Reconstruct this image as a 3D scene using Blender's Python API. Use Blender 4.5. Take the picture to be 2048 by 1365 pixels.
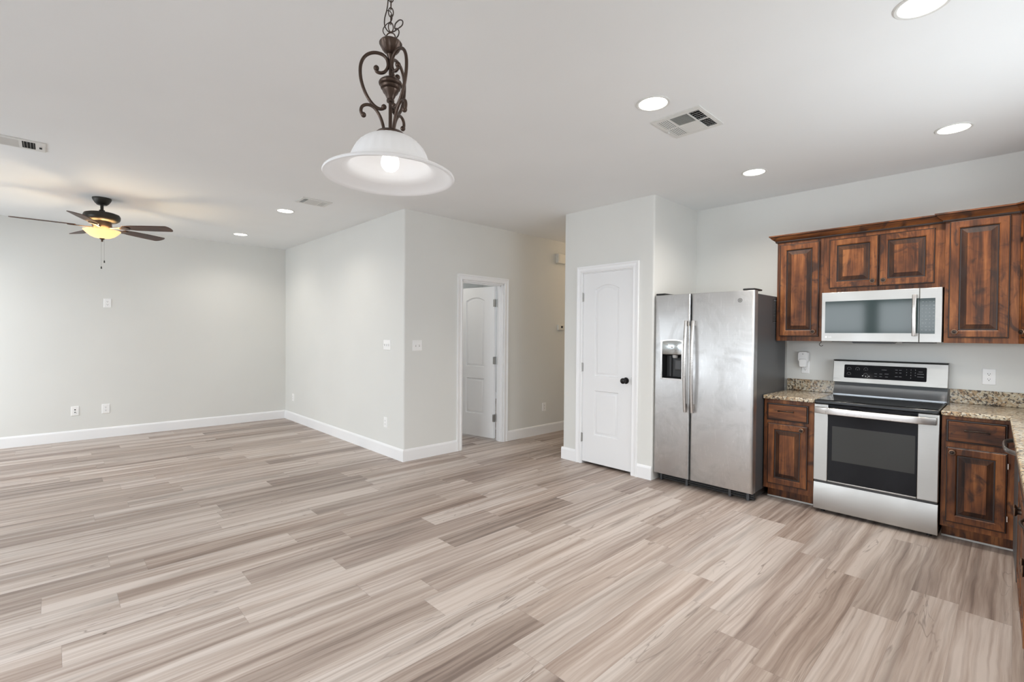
import bpy, bmesh, math, random
from math import sin, cos, pi, radians
from mathutils import Vector, Matrix
random.seed(7)
for o in list(bpy.data.objects):
    bpy.data.objects.remove(o)
SC = bpy.context.scene
COL = SC.collection
H = 2.74                                   # ceiling height
XF, YL, XH, YP, XK, YK, XPL = -8.226, 2.756, -4.575, 4.168, -2.402, 5.045, -3.515
XR, YB, YEND = 0.65, -2.0, 7.0

# ------------------------------------------------------------------ camera, world, daylight
def make_camera():
    h, yaw, pitch, roll, f = 1.3897, .8079, -.0131, .0082, 963.62
    fw = Vector((-sin(yaw)*cos(pitch), cos(yaw)*cos(pitch), sin(pitch)))
    r = Vector((cos(yaw), sin(yaw), 0)); u = r.cross(fw)
    r2 = cos(roll)*r + sin(roll)*u; u2 = -sin(roll)*r + cos(roll)*u
    cam = bpy.data.cameras.new('camera'); ob = bpy.data.objects.new('camera', cam); COL.objects.link(ob)
    cam.sensor_width = 36; cam.lens = f/2048*36; cam.clip_start = .02; cam.clip_end = 200
    m = Matrix((r2, u2, -fw)).transposed().to_4x4(); m.translation = (0, 0, h)
    ob.matrix_world = m
    SC.camera = ob
make_camera()
SC.view_settings.view_transform = 'Standard'; SC.view_settings.look = 'None'
SC.view_settings.gamma = 1; SC.view_settings.use_curve_mapping = False
SC.view_settings.exposure = 1.0
SC.cycles.use_denoising = True
SC.cycles.max_bounces = 14; SC.cycles.diffuse_bounces = 8; SC.cycles.glossy_bounces = 5
SC.cycles.sample_clamp_indirect = 6

W = bpy.data.worlds.new('world'); SC.world = W; W.use_nodes = True
bg = W.node_tree.nodes['Background']; bg.inputs[0].default_value = (.75, .87, 1, 1); bg.inputs[1].default_value = 1.2

def area(name, loc, rot, sx, sy, power, col=(1, 1, 1)):
    l = bpy.data.lights.new(name, 'AREA'); l.shape = 'RECTANGLE'; l.size = sx; l.size_y = sy
    l.energy = power; l.color = col
    o = bpy.data.objects.new(name, l); COL.objects.link(o); o.location = loc; o.rotation_euler = rot
    return o
def point(name, loc, power, col, rad=.03):
    l = bpy.data.lights.new(name, 'POINT'); l.energy = power; l.color = col; l.shadow_soft_size = rad
    o = bpy.data.objects.new(name, l); COL.objects.link(o); o.location = loc
    return o
DAY = (.91, .96, 1.0)
# window openings of the wall behind the camera: (x0, x1, z0, z1)
WINS = [(-3.02, -0.80, .06, 2.10), (-7.9, -6.65, .75, 2.15), (-6.2, -4.95, .75, 2.15)]
area('daylight_patio', (-1.9, YB-1.5, 2.50), (radians(72), 0, 0), 3.8, 2.1, 222, DAY)
for i, w in enumerate(WINS[1:]):
    area('daylight_window', ((w[0]+w[1])/2, YB-.95, 1.9), (radians(74), 0, 0), 1.5, 1.7, 39, DAY)
ADDED_WIN = (2.25, 3.95, 1.08, 2.15)           # unseen window added in the right-hand wall to brighten the kitchen ceiling
area('added_fill_right', (XR+.14, 3.1, 1.60), (0, radians(90+6), 0), 1.05, 1.65, 14, DAY)  # added fill light for the kitchen, behind the added window
area('daylight_bedroom', (-8.40, 5.2, 1.6), (0, radians(-90), 0), 1.2, 1.3, 14, (.90, .94, 1))
point('hall_lamp', (-4.05, 6.4, 2.55), 5, (1, .72, .45), .1)

# ------------------------------------------------------------------ materials
def new_mat(name):
    m = bpy.data.materials.new(name); m.use_nodes = True
    return m, m.node_tree, m.node_tree.nodes['Principled BSDF']
def nd(nt, t, ins=None, **kw):
    n = nt.nodes.new(t)
    for k, v in kw.items(): setattr(n, k, v)
    for k, v in (ins or {}).items():
        if isinstance(v, bpy.types.NodeSocket): nt.links.new(v, n.inputs[k])
        else: n.inputs[k].default_value = v
    return n
def mth(nt, op, a, b=0.0, c=None, clamp=False):
    d = {0: a, 1: b}
    if c is not None: d[2] = c
    return nd(nt, 'ShaderNodeMath', d, operation=op, use_clamp=clamp).outputs[0]
def xyz(nt):
    g = nd(nt, 'ShaderNodeNewGeometry'); s = nd(nt, 'ShaderNodeSeparateXYZ', {0: g.outputs['Position']})
    return s.outputs[0], s.outputs[1], s.outputs[2], g.outputs['Position']
def vec(nt, x, y, z): return nd(nt, 'ShaderNodeCombineXYZ', {0: x, 1: y, 2: z}).outputs[0]
def noise(nt, v, sc=1, det=3, ro=.55, dis=0.0):
    return nd(nt, 'ShaderNodeTexNoise', {'Vector': v, 'Scale': sc, 'Detail': det, 'Roughness': ro, 'Distortion': dis}).outputs['Fac']
def ramp(nt, f, stops):
    n = nd(nt, 'ShaderNodeValToRGB', {0: f}); e = n.color_ramp.elements
    while len(e) < len(stops): e.new(.5)
    for el, (p, c) in zip(e, stops): el.position = p; el.color = (*c, 1)
    return n.outputs[0]
def mixc(nt, f, a, b, mode='MIX'):
    n = nd(nt, 'ShaderNodeMix', data_type='RGBA', blend_type=mode)
    for i, v in ((0, f), (6, a), (7, b)):
        if isinstance(v, bpy.types.NodeSocket): nt.links.new(v, n.inputs[i])
        else: n.inputs[i].default_value = v if i == 0 else (*v, 1)
    return n.outputs[2]
def maprange(nt, v, a, b, c, d):
    return nd(nt, 'ShaderNodeMapRange', {0: v, 1: a, 2: b, 3: c, 4: d}).outputs[0]
def bump(nt, b, h, st, di=.002):
    n = nd(nt, 'ShaderNodeBump', {'Height': h, 'Strength': st, 'Distance': di}); nt.links.new(n.outputs[0], b.inputs['Normal'])

def plain(name, col, rough=.5, metal=0.0, spec=.5, emit=None, es=0, coat=0, trans=0):
    m, nt, b = new_mat(name)
    b.inputs['Base Color'].default_value = (*col, 1); b.inputs['Roughness'].default_value = rough
    b.inputs['Metallic'].default_value = metal; b.inputs['Specular IOR Level'].default_value = spec
    b.inputs['Coat Weight'].default_value = coat
    if trans: b.inputs['Transmission Weight'].default_value = trans
    if emit: b.inputs['Emission Color'].default_value = (*emit, 1); b.inputs['Emission Strength'].default_value = es
    return m
def painted(name, col, rough, sc=260, st=.12, spec=.35):
    m, nt, b = new_mat(name)
    x, y, z, p = xyz(nt)
    big = noise(nt, p, 1.3, 2)
    c = mixc(nt, maprange(nt, big, .3, .7, 0, 1), [k*.985 for k in col], [min(1, k*1.015) for k in col])
    nt.links.new(c, b.inputs['Base Color']); b.inputs['Roughness'].default_value = rough
    b.inputs['Specular IOR Level'].default_value = spec
    bump(nt, b, noise(nt, p, sc, 2), st, .001)
    return m
M = {}
M['wall'] = painted('greige_wall_paint', (.725, .727, .702), .75)
M['ceiling'] = painted('white_ceiling_paint', (.825, .838, .838), .85)
M['trim'] = painted('white_trim_paint', (.87, .875, .885), .35, 40, .02, .45)
M['door_paint'] = painted('white_door_paint', (.82, .825, .835), .38, 60, .03, .45)

def floor_mat():
    m, nt, b = new_mat('vinyl_plank_floor')
    x, y, z, p = xyz(nt)
    u = mth(nt, 'ADD', mth(nt, 'MULTIPLY', x, 1/.1935), .955); iu = mth(nt, 'FLOOR', u); fu = mth(nt, 'FRACT', u)
    r1 = nd(nt, 'ShaderNodeTexWhiteNoise', {'W': iu}, noise_dimensions='1D').outputs['Value']
    v = mth(nt, 'ADD', mth(nt, 'MULTIPLY', y, 1/1.22), mth(nt, 'MULTIPLY', r1, 7.3)); iv = mth(nt, 'FLOOR', v); fv = mth(nt, 'FRACT', v)
    wn = nd(nt, 'ShaderNodeTexWhiteNoise', {'Vector': vec(nt, iu, iv, 3.7)}, noise_dimensions='3D')
    ra = wn.outputs['Value']; rs = nd(nt, 'ShaderNodeSeparateColor', {0: wn.outputs['Color']})
    rb, rc = rs.outputs[1], rs.outputs[2]
    k = mth(nt, 'MULTIPLY', ra, 53)
    wob = mth(nt, 'MULTIPLY', mth(nt, 'SUBTRACT', noise(nt, vec(nt, mth(nt, 'MULTIPLY', x, 3), mth(nt, 'MULTIPLY', y, 2.2), k), 1, 2), 0.5), .032)
    xw = mth(nt, 'ADD', x, wob)
    def g(sx, sy, det, dis=0.0, ko=0.0, ro=.55):
        return noise(nt, vec(nt, mth(nt, 'MULTIPLY', xw, sx), mth(nt, 'MULTIPLY', y, sy), mth(nt, 'ADD', k, ko)), 1, det, ro, dis)
    gA = g(13, .48, 3, .35); gB = g(40, .95, 4, .3, 11); gC = g(95, 2.4, 4, .6, 23, .65)
    t = mth(nt, 'ADD', mth(nt, 'MULTIPLY', gA, .55), mth(nt, 'MULTIPLY', gB, .37))
    t = mth(nt, 'ADD', t, mth(nt, 'MULTIPLY', gC, .17))
    t = mth(nt, 'ADD', t, mth(nt, 'MULTIPLY', mth(nt, 'SUBTRACT', rb, .5), .16))
    c = ramp(nt, t, [(.37, (.130, .090, .073)), (.46, (.270, .207, .173)), (.56, (.400, .329, .286)), (.665, (.540, .474, .432))])
    # long dark heartwood streaks and thin wandering veins
    st = g(7, .38, 2, .8, 41)
    c = mixc(nt, mth(nt, 'MULTIPLY', maprange(nt, st, .58, .70, 0, 1), .6), c, (.215, .175, .15))
    ve = mth(nt, 'ABSOLUTE', mth(nt, 'SUBTRACT', g(8, .7, 3, 1.2, 67), .5))
    vm = mth(nt, 'MULTIPLY', maprange(nt, ve, 0, .011, 1, 0), maprange(nt, g(5, .9, 1, 0, 5), .47, .58, 0, .75))
    c = mixc(nt, vm, c, (.16, .125, .105))
    # growth-ring arcs of flat-sawn boards
    rg = nd(nt, 'ShaderNodeTexWave', {'Vector': vec(nt, mth(nt, 'MULTIPLY', xw, 7), mth(nt, 'MULTIPLY', y, .42), k), 'Scale': 1.3, 'Distortion': 7.5, 'Detail': 3, 'Detail Scale': .7}, wave_type='BANDS', bands_direction='X').outputs['Fac']
    c = mixc(nt, mth(nt, 'MULTIPLY', maprange(nt, rg, 0, .30, .26, 0), maprange(nt, rc, .25, .5, .15, 1)), c, (.21, .16, .135))
    # pinkish / tan board tint
    c = mixc(nt, .10, c, ramp(nt, rc, [(0, (.62, .47, .38)), (.5, (.50, .46, .42)), (1, (.60, .50, .46))]))
    sp = nd(nt, 'ShaderNodeTexVoronoi', {'Vector': vec(nt, mth(nt, 'MULTIPLY', x, 2.1), mth(nt, 'MULTIPLY', y, 1.4), 0), 'Scale': 1, 'Randomness': 1}).outputs['Distance']
    c = mixc(nt, maprange(nt, sp, .008, .016, .85, 0), c, (.05, .035, .025))
    e1 = mth(nt, 'MINIMUM', fu, mth(nt, 'SUBTRACT', 1, fu)); e2 = mth(nt, 'MINIMUM', fv, mth(nt, 'SUBTRACT', 1, fv))
    s1 = maprange(nt, e1, 0, .009, 1, 0); s2 = maprange(nt, e2, 0, .0015, 1, 0)
    sm = mth(nt, 'MAXIMUM', s1, s2)
    c = mixc(nt, mth(nt, 'MULTIPLY', sm, .38), c, (.14, .11, .095))
    nt.links.new(c, b.inputs['Base Color'])
    nt.links.new(maprange(nt, gB, .3, .7, .46, .34), b.inputs['Roughness'])
    b.inputs['Specular IOR Level'].default_value = .42
    bump(nt, b, mth(nt, 'SUBTRACT', mth(nt, 'MULTIPLY', gC, .25), sm), .25, .0012)
    return m
M['floor'] = floor_mat()

def wood(name, horiz=False, cols=None, knots=True, rough=.42):
    m, nt, b = new_mat(name)
    x, y, z, p = xyz(nt)
    oi = nd(nt, 'ShaderNodeObjectInfo').outputs['Random']
    a = mth(nt, 'ADD', x, mth(nt, 'MULTIPLY', y, .8)); l = z
    if horiz: a, l = l, a
    k = mth(nt, 'MULTIPLY', oi, 61)
    def g(sa, sl, det, dis=0.0, ko=0.0):
        return noise(nt, vec(nt, mth(nt, 'MULTIPLY', a, sa), mth(nt, 'MULTIPLY', l, sl), mth(nt, 'ADD', k, ko)), 1, det, .58, dis)
    t = mth(nt, 'ADD', mth(nt, 'MULTIPLY', g(22, 1.6, 4, .7), .55), mth(nt, 'MULTIPLY', g(110, 4, 3, 0, 9), .18))
    t = mth(nt, 'ADD', t, mth(nt, 'MULTIPLY', g(5, 3, 3, .9, 31), .40))
    c = ramp(nt, t, cols or [(.40, (.022, .009, .005)), (.50, (.085, .028, .010)), (.59, (.165, .055, .017)), (.72, (.31, .120, .039))])
    pt = g(8, 6, 4, 1.5, 17)
    c = mixc(nt, mth(nt, 'MULTIPLY', maprange(nt, pt, .55, .68, 0, 1), .8), c, (.028, .014, .010))
    if knots:
        vo = nd(nt, 'ShaderNodeTexVoronoi', {'Vector': vec(nt, mth(nt, 'MULTIPLY', a, 5), mth(nt, 'MULTIPLY', l, 3.2), k), 'Scale': 1, 'Randomness': 1}).outputs['Distance']
        c = mixc(nt, maprange(nt, vo, .035, .10, .92, 0), c, (.012, .006, .004))
    nt.links.new(c, b.inputs['Base Color'])
    b.inputs['Roughness'].default_value = rough; b.inputs['Specular IOR Level'].default_value = .32
    bump(nt, b, g(110, 4, 3, 0, 9), .12, .001)
    return m
M['wood'] = wood('stained_knotty_wood')
M['wood_h'] = wood('stained_knotty_wood_across', True)
M['wood_bevel'] = wood('glazed_shaded_wood_bevel', False, [(.42, (.010, .004, .003)), (.52, (.028, .010, .005)), (.60, (.060, .022, .008)), (.74, (.105, .041, .015))], rough=.6)  # panel slopes: glaze tone plus shade put into the colour
M['glaze'] = plain('dark_glaze_in_grooves', (.022, .011, .008), .4)
M['blade'] = wood('walnut_fan_blade', True, [(.4, (.035, .016, .010)), (.52, (.06, .026, .015)), (.62, (.085, .037, .020)), (.75, (.11, .05, .027))], False, .4)

def steel(name, col=(.60, .60, .595), r0=.22, r1=.38, smudge=0.0):
    m, nt, b = new_mat(name)
    x, y, z, p = xyz(nt)
    br = noise(nt, vec(nt, mth(nt, 'MULTIPLY', x, 3), mth(nt, 'MULTIPLY', y, 3), mth(nt, 'MULTIPLY', z, 700)), 1, 2)
    sm = noise(nt, p, 3.4, 5, .65, .8)
    sc = noise(nt, vec(nt, mth(nt, 'MULTIPLY', x, 40), mth(nt, 'MULTIPLY', y, 40), mth(nt, 'MULTIPLY', z, 7)), 1, 4, .7, 1)
    c = mixc(nt, maprange(nt, br, .3, .7, 0, 1), [k*.97 for k in col], [k*1.03 for k in col])
    if smudge:
        c = mixc(nt, mth(nt, 'MULTIPLY', maprange(nt, sc, .56, .72, 0, 1), smudge), c, (.72, .72, .72))
        c = mixc(nt, mth(nt, 'MULTIPLY', maprange(nt, sm, .5, .72, 0, 1), smudge*.9), c, (.42, .42, .415))
    nt.links.new(c, b.inputs['Base Color']); b.inputs['Metallic'].default_value = 1
    r = mth(nt, 'ADD', maprange(nt, sm, .3, .7, r0, r1), mth(nt, 'MULTIPLY', br, .05))
    nt.links.new(r, b.inputs['Roughness'])
    bump(nt, b, noise(nt, p, 2.6, 0), .22, .02)
    return m
M['steel'] = steel('brushed_steel', (.485, .48, .465), .38, .48)
M['fridge_steel'] = steel('smudged_fridge_steel', (.60, .60, .60), .30, .48, .75)
M['handle_steel'] = steel('satin_handle_steel', (.60, .575, .555), .22, .30)
M['chrome'] = plain('chrome', (.75, .75, .75), .15, 1)
M['hinge'] = steel('satin_nickel_hinge', (.42, .415, .40), .3, .45)
M['fridge_side'] = painted('dark_grey_appliance_paint', (.070, .072, .076), .38, 500, .25, .5)
M['black_glass'] = plain('black_glass', (.008, .008, .010), .07, 0, .16)
M['oven_glass'] = plain('oven_window_glass', (.042, .042, .040), .12, 0, .2)
M['mw_glass'] = plain('microwave_door_glass', (.034, .050, .051), .07, 0, .15)
M['cooktop'] = plain('ceramic_cooktop', (.006, .0055, .0055), .07, 0, .2)
M['black'] = plain('black_plastic', (.012, .012, .012), .4)
M['black_gloss'] = plain('black_enamel', (.015, .016, .018), .20, 0, .6)
M['dark_metal'] = plain('polished_dark_metal', (.36, .38, .40), .36, .95)
M['dark_gap'] = plain('dark_gap', (.006, .006, .006), .8)
M['bronze'] = plain('oil_rubbed_bronze', (.085, .058, .045), .36, .75)
M['fan_metal'] = plain('dark_fan_metal', (.036, .033, .028), .42, .55)
M['knob_black'] = plain('black_knob_metal', (.016, .015, .015), .3, .5)
M['pull'] = plain('aged_bronze_pull', (.04, .028, .022), .35, .7)
M['knob_ring'] = plain('copper_knob_edge', (.22, .13, .085), .35, .9)
M['plastic'] = plain('white_plastic', (.90, .90, .895), .35)
M['plastic_warm'] = plain('ivory_plastic', (.74, .73, .68), .4)
M['slot'] = plain('dark_slot', (.03, .03, .03), .6)
M['grey_slot'] = plain('grey_slot', (.45, .45, .44), .6)
M['vent'] = plain('vent_enamel', (.70, .70, .675), .45)
M['glyph'] = plain('pale_print', (.26, .27, .28), .5)
M['glyph_dim'] = plain('dim_print', (.10, .105, .11), .5)
M['mark_grey'] = plain('grey_mark', (.42, .42, .42), .4)
M['mark_white'] = plain('white_mark', (.9, .9, .9), .4)
M['caulk'] = plain('pale_caulk', (.62, .60, .57), .6)
M['cord'] = plain('brown_cord', (.05, .036, .03), .5)
M['silver_panel'] = steel('silver_dispenser_panel', (.55, .58, .58), .12, .3, .5)
def granite():
    m, nt, b = new_mat('speckled_granite')
    x, y, z, p = xyz(nt)
    n1 = noise(nt, p, 16, 4, .6, .6); n2 = noise(nt, p, 70, 3, .6, .3); n3 = noise(nt, p, 150, 2, .6)
    c = ramp(nt, n1, [(.32, (.27, .165, .090)), (.46, (.42, .305, .185)), (.58, (.52, .45, .33)), (.70, (.32, .205, .115))])
    vo = nd(nt, 'ShaderNodeTexVoronoi', {'Vector': p, 'Scale': 75, 'Randomness': 1})
    cs = nd(nt, 'ShaderNodeSeparateColor', {0: vo.outputs['Color']})
    c = mixc(nt, maprange(nt, cs.outputs[0], .62, .70, 0, .75), c, (.58, .54, .44))
    c = mixc(nt, maprange(nt, n2, .52, .58, 0, .92), c, (.045, .035, .030))
    c = mixc(nt, maprange(nt, n3, .62, .68, 0, .7), c, (.14, .10, .08))
    nt.links.new(c, b.inputs['Base Color']); b.inputs['Roughness'].default_value = .16; b.inputs['Specular IOR Level'].default_value = .5
    return m
M['granite'] = granite()
def lamp_glass(name, col, es, ecol):
    m, nt, b = new_mat(name)
    b.inputs['Base Color'].default_value = (*col, 1); b.inputs['Roughness'].default_value = .3
    b.inputs['Emission Color'].default_value = (*ecol, 1); b.inputs['Emission Strength'].default_value = es
    out = nt.nodes['Material Output']
    tr = nd(nt, 'ShaderNodeBsdfTranslucent', {0: (*col, 1)})
    mx = nd(nt, 'ShaderNodeMixShader', {0: .3, 1: b.outputs[0], 2: tr.outputs[0]})
    nt.links.new(mx.outputs[0], out.inputs[0])
    return m
M['shade'] = lamp_glass('frosted_white_glass', (.80, .80, .805), .05, (.97, .98, 1))
M['fan_bowl'] = lamp_glass('amber_frosted_glass', (.66, .53, .36), .22, (1, .78, .48))
M['bulb'] = plain('lit_bulb', (1, 1, 1), .4, emit=(1, .97, .93), es=2.0)
M['lens'] = plain('lit_downlight_lens', (1, 1, 1), .4, emit=(1, .96, .88), es=3.2)

# ------------------------------------------------------------------ mesh helpers
ORG = {}
class MB:
    def __init__(s): s.v = []; s.f = []; s.m = []
    def add(s, vs, fs, mi=0):
        n = len(s.v); s.v += [tuple(p) for p in vs]; s.f += [[i+n for i in f] for f in fs]; s.m += [mi]*len(fs); return s
    def box(s, x0, x1, y0, y1, z0, z1, mi=0):
        x0, x1 = sorted((x0, x1)); y0, y1 = sorted((y0, y1)); z0, z1 = sorted((z0, z1))
        vs = [(x, y, z) for z in (z0, z1) for y in (y0, y1) for x in (x0, x1)]
        return s.add(vs, [(0, 2, 3, 1), (4, 5, 7, 6), (0, 1, 5, 4), (2, 6, 7, 3), (0, 4, 6, 2), (1, 3, 7, 5)], mi)
    def prism(s, pts, a, b, axis='z', mi=0):
        def P(u, v, w): return {'z': (u, v, w), 'y': (u, w, v), 'x': (w, u, v)}[axis]
        n = len(pts); vs = [P(u, v, a) for u, v in pts] + [P(u, v, b) for u, v in pts]
        return s.add(vs, [list(range(n))[::-1], list(range(n, 2*n))] + [(i, (i+1) % n, n+(i+1) % n, n+i) for i in range(n)], mi)
    def lathe(s, prof, c=(0, 0, 0), seg=32, axis='z', mi=0, mod=None, cap=True):
        vs = []
        for r, z in prof:
            for k in range(seg):
                a = 2*pi*k/seg; rr = r*(mod(a, r, z) if mod else 1)
                p = (rr*cos(a), rr*sin(a), z)
                if axis == 'y': p = (p[0], -p[2], p[1])
                if axis == 'x': p = (p[2], p[0], p[1])
                vs.append((c[0]+p[0], c[1]+p[1], c[2]+p[2]))
        fs = [(i*seg+k, i*seg+(k+1) % seg, (i+1)*seg+(k+1) % seg, (i+1)*seg+k) for i in range(len(prof)-1) for k in range(seg)]
        if cap:
            if prof[0][0] > 1e-6: fs.append(list(range(seg))[::-1])
            if prof[-1][0] > 1e-6: n = (len(prof)-1)*seg; fs.append(list(range(n, n+seg)))
        return s.add(vs, fs, mi)
    def tube(s, path, r, seg=10, closed=False, mi=0, cap=True, flat=1.0):
        P = [Vector(p) for p in path]; n = len(P)
        rad = r if isinstance(r, (list, tuple)) else [r]*n
        T = []
        for i in range(n):
            a = P[(i-1) % n] if (closed or i) else P[0]; b = P[(i+1) % n] if (closed or i < n-1) else P[-1]
            T.append((b-a).normalized())
        up = Vector((0, 0, 1)) if abs(T[0].z) < .9 else Vector((1, 0, 0))
        N = (up - up.dot(T[0])*T[0]).normalized(); vs = []
        for i in range(n):
            N = (N - N.dot(T[i])*T[i]).normalized(); B = T[i].cross(N)
            for k in range(seg):
                a = 2*pi*k/seg; vs.append(P[i] + rad[i]*(cos(a)*N + flat*sin(a)*B))
        m = n if closed else n-1
        fs = [(i*seg+k, i*seg+(k+1) % seg, ((i+1) % n)*seg+(k+1) % seg, ((i+1) % n)*seg+k) for i in range(m) for k in range(seg)]
        if cap and not closed: fs += [list(range(seg))[::-1], list(range((n-1)*seg, n*seg))]
        return s.add(vs, fs, mi)
    def ball(s, c, r, seg=16, mi=0, sq=(1, 1, 1)):
        n = seg//2; vs = [(c[0], c[1], c[2]+r*sq[2])]
        for i in range(1, n):
            for k in range(seg):
                a, b = pi*i/n, 2*pi*k/seg
                vs.append((c[0]+r*sq[0]*sin(a)*cos(b), c[1]+r*sq[1]*sin(a)*sin(b), c[2]+r*sq[2]*cos(a)))
        vs.append((c[0], c[1], c[2]-r*sq[2])); L = len(vs)-1
        fs = [(0, 1+k, 1+(k+1) % seg) for k in range(seg)]
        fs += [(1+(i-1)*seg+k, 1+i*seg+k, 1+i*seg+(k+1) % seg, 1+(i-1)*seg+(k+1) % seg) for i in range(1, n-1) for k in range(seg)]
        fs += [(L, 1+(n-2)*seg+(k+1) % seg, 1+(n-2)*seg+k) for k in range(seg)]
        return s.add(vs, fs, mi)
    def rings(s, F, loops, mis, fill=True):
        """loops: list of equally long lists of (u, v, depth); F maps to space; quads between loops, last one filled"""
        n = len(loops[0])
        for a, b, mi in zip(loops, loops[1:], mis):
            s.add([F(*p) for p in a] + [F(*p) for p in b], [(i, (i+1) % n, n+(i+1) % n, n+i) for i in range(n)], mi)
        if fill: s.add([F(*p) for p in loops[-1]], [list(range(n))], mis[len(loops)-1] if len(mis) >= len(loops) else mis[-1])
        return s
    def xf(s, fn): s.v = [tuple(fn(Vector(p))) for p in s.v]; return s
    def build(s, name, mats, parent=None, smooth=True, bevel=0.0, seg=2, loc=None, recalc=True):
        if not isinstance(mats, (list, tuple)): mats = [mats]
        if parent is not None: org = ORG.get(parent.name, Vector((0, 0, 0)))
        elif loc is not None: org = Vector(loc)
        else:
            xs = [p[0] for p in s.v]; ys = [p[1] for p in s.v]; zs = [p[2] for p in s.v]
            org = Vector(((min(xs)+max(xs))/2, (min(ys)+max(ys))/2, min(zs)))
        me = bpy.data.meshes.new(name)
        me.from_pydata([tuple(Vector(p)-org) for p in s.v], [], s.f)
        for m in mats: me.materials.append(M[m])
        for p, mi in zip(me.polygons, s.m): p.material_index = mi
        bm = bmesh.new(); bm.from_mesh(me)
        bmesh.ops.remove_doubles(bm, verts=bm.verts, dist=1e-5)
        if recalc: bmesh.ops.recalc_face_normals(bm, faces=bm.faces)
        bm.to_mesh(me); bm.free()
        if smooth:
            for p in me.polygons: p.use_smooth = True
            me.set_sharp_from_angle(angle=radians(38))
        o = bpy.data.objects.new(name, me); COL.objects.link(o)
        if parent is not None: o.parent = parent
        else: o.location = org
        ORG[o.name] = org
        if bevel:
            b = o.modifiers.new('bevel', 'BEVEL'); b.width = bevel; b.segments = seg; b.limit_method = 'ANGLE'; b.angle_limit = radians(40)
        return o
def tag(o, label, cat, group=None):
    o['label'] = label; o['category'] = cat
    if group: o['group'] = group
    return o
def thing(name, loc, label, cat, group=None):
    o = bpy.data.objects.new(name, None); COL.objects.link(o); o.location = loc; o.empty_display_size = .1
    ORG[o.name] = Vector(loc)
    return tag(o, label, cat, group)
def struct(o, label=None, cat=None):
    o['kind'] = 'structure'
    if label: o['label'] = label; o['category'] = cat
    return o
def dup(root, loc, label=None):
    r = root.copy(); COL.objects.link(r); r.location = loc
    if label: r['label'] = label
    for ch in list(root.children):
        c = ch.copy(); COL.objects.link(c); c.parent = r
        for g in list(ch.children):
            d = g.copy(); COL.objects.link(d); d.parent = c
    return r
def smooth_path(pts, n=8):
    P = [Vector(p) for p in pts]; out = []
    for i in range(len(P)-1):
        p0, p1, p2, p3 = P[max(i-1, 0)], P[i], P[i+1], P[min(i+2, len(P)-1)]
        for k in range(n):
            t = k/n; out.append(.5*((2*p1)+(p2-p0)*t+(2*p0-5*p1+4*p2-p3)*t*t+(3*p1-p0-3*p2+p3)*t**3))
    return out+[P[-1]]
def rect(u0, u1, v0, v1, i=0, d=0): return [(u0+i, v0+i, d), (u1-i, v0+i, d), (u1-i, v1-i, d), (u0+i, v1-i, d)]
def text_into(mb, s, size, F, mi=0):
    """flat lettering: F(u, v) -> space"""
    cu = bpy.data.curves.new('t', 'FONT'); cu.body = s; cu.size = size; cu.align_x = 'CENTER'; cu.align_y = 'CENTER'
    o = bpy.data.objects.new('t', cu); COL.objects.link(o)
    dg = bpy.context.evaluated_depsgraph_get(); me = o.evaluated_get(dg).to_mesh()
    mb.add([F(v.co.x, v.co.y) for v in me.vertices], [list(p.vertices) for p in me.polygons], mi)
    o.evaluated_get(dg).to_mesh_clear(); bpy.data.objects.remove(o); bpy.data.curves.remove(cu)
def ring_into(mb, c, r0, r1, F, seg=24, a0=0, a1=2*pi, mi=0):
    n = seg if a1-a0 >= 2*pi-1e-6 else seg+1
    vs = []
    for k in range(n):
        a = a0+(a1-a0)*k/seg
        vs += [F(c[0]+r0*cos(a), c[1]+r0*sin(a)), F(c[0]+r1*cos(a), c[1]+r1*sin(a))]
    m = seg
    mb.add(vs, [(2*k, 2*k+1, 2*((k+1) % n)+1, 2*((k+1) % n)) for k in range(m)], mi)

# ------------------------------------------------------------------ room shell
T = .115
struct(MB().box(-8.6, 1.2, -2.3, 7.3, -.12, 0).build('floor', 'floor', smooth=False))
struct(MB().box(-8.6, 1.2, -2.3, 7.3, H, H+.12).build('ceiling', 'ceiling', smooth=False))
struct(MB().box(XF-T, XF, YB-T, YL+T, 0, H).build('wall_far', 'wall', smooth=False))
struct(MB().box(XF, XH-T, YL, YL+T, 0, H).build('wall_living', 'wall', smooth=False))
def arc(cx, cy, r, a0, a1, n=6): return [(cx+r*cos(radians(a0+(a1-a0)*k/n)), cy+r*sin(radians(a0+(a1-a0)*k/n))) for k in range(n+1)]
R = .018
DH0, DH1, DHT = 3.545, 4.222, 2.037      # hall doorway (along Y)
mb = MB()
mb.prism([(XH-T, YL), ] + arc(XH-R, YL+R, R, -90, 0) + [(XH, DH0), (XH-T, DH0)], 0, H)
mb.box(XH-T, XH, DH0, DH1, DHT, H); mb.box(XH-T, XH, DH1, YEND, 0, H)
struct(mb.build('wall_hall', 'wall'))
PD0, PD1, PDT = -3.250, -2.632, 2.057    # pantry doorway (along X)
mb = MB()
mb.prism(arc(XPL+R, YP+R, R, 180, 270) + [(PD0, YP), (PD0, YP+T), (XPL, YP+T)], 0, H)
mb.prism([(PD1, YP)] + arc(XK-R, YP+R, R, -90, 0) + [(XK, YP+T), (PD1, YP+T)], 0, H)
mb.box(PD0, PD1, YP, YP+T, PDT, H)
struct(mb.build('wall_pantry', 'wall'))
struct(MB().box(XPL, XPL+T, YP+T, YEND, 0, H).build('wall_passage', 'wall', smooth=False))
struct(MB().box(XK-T, XK, YP+T, YK, 0, H).build('wall_alcove', 'wall', smooth=False))
struct(MB().box(XPL+T, XR+T, YK, YK+T, 0, H).build('wall_kitchen', 'wall', smooth=False))
a_, b_, z0, z1 = ADDED_WIN
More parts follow.
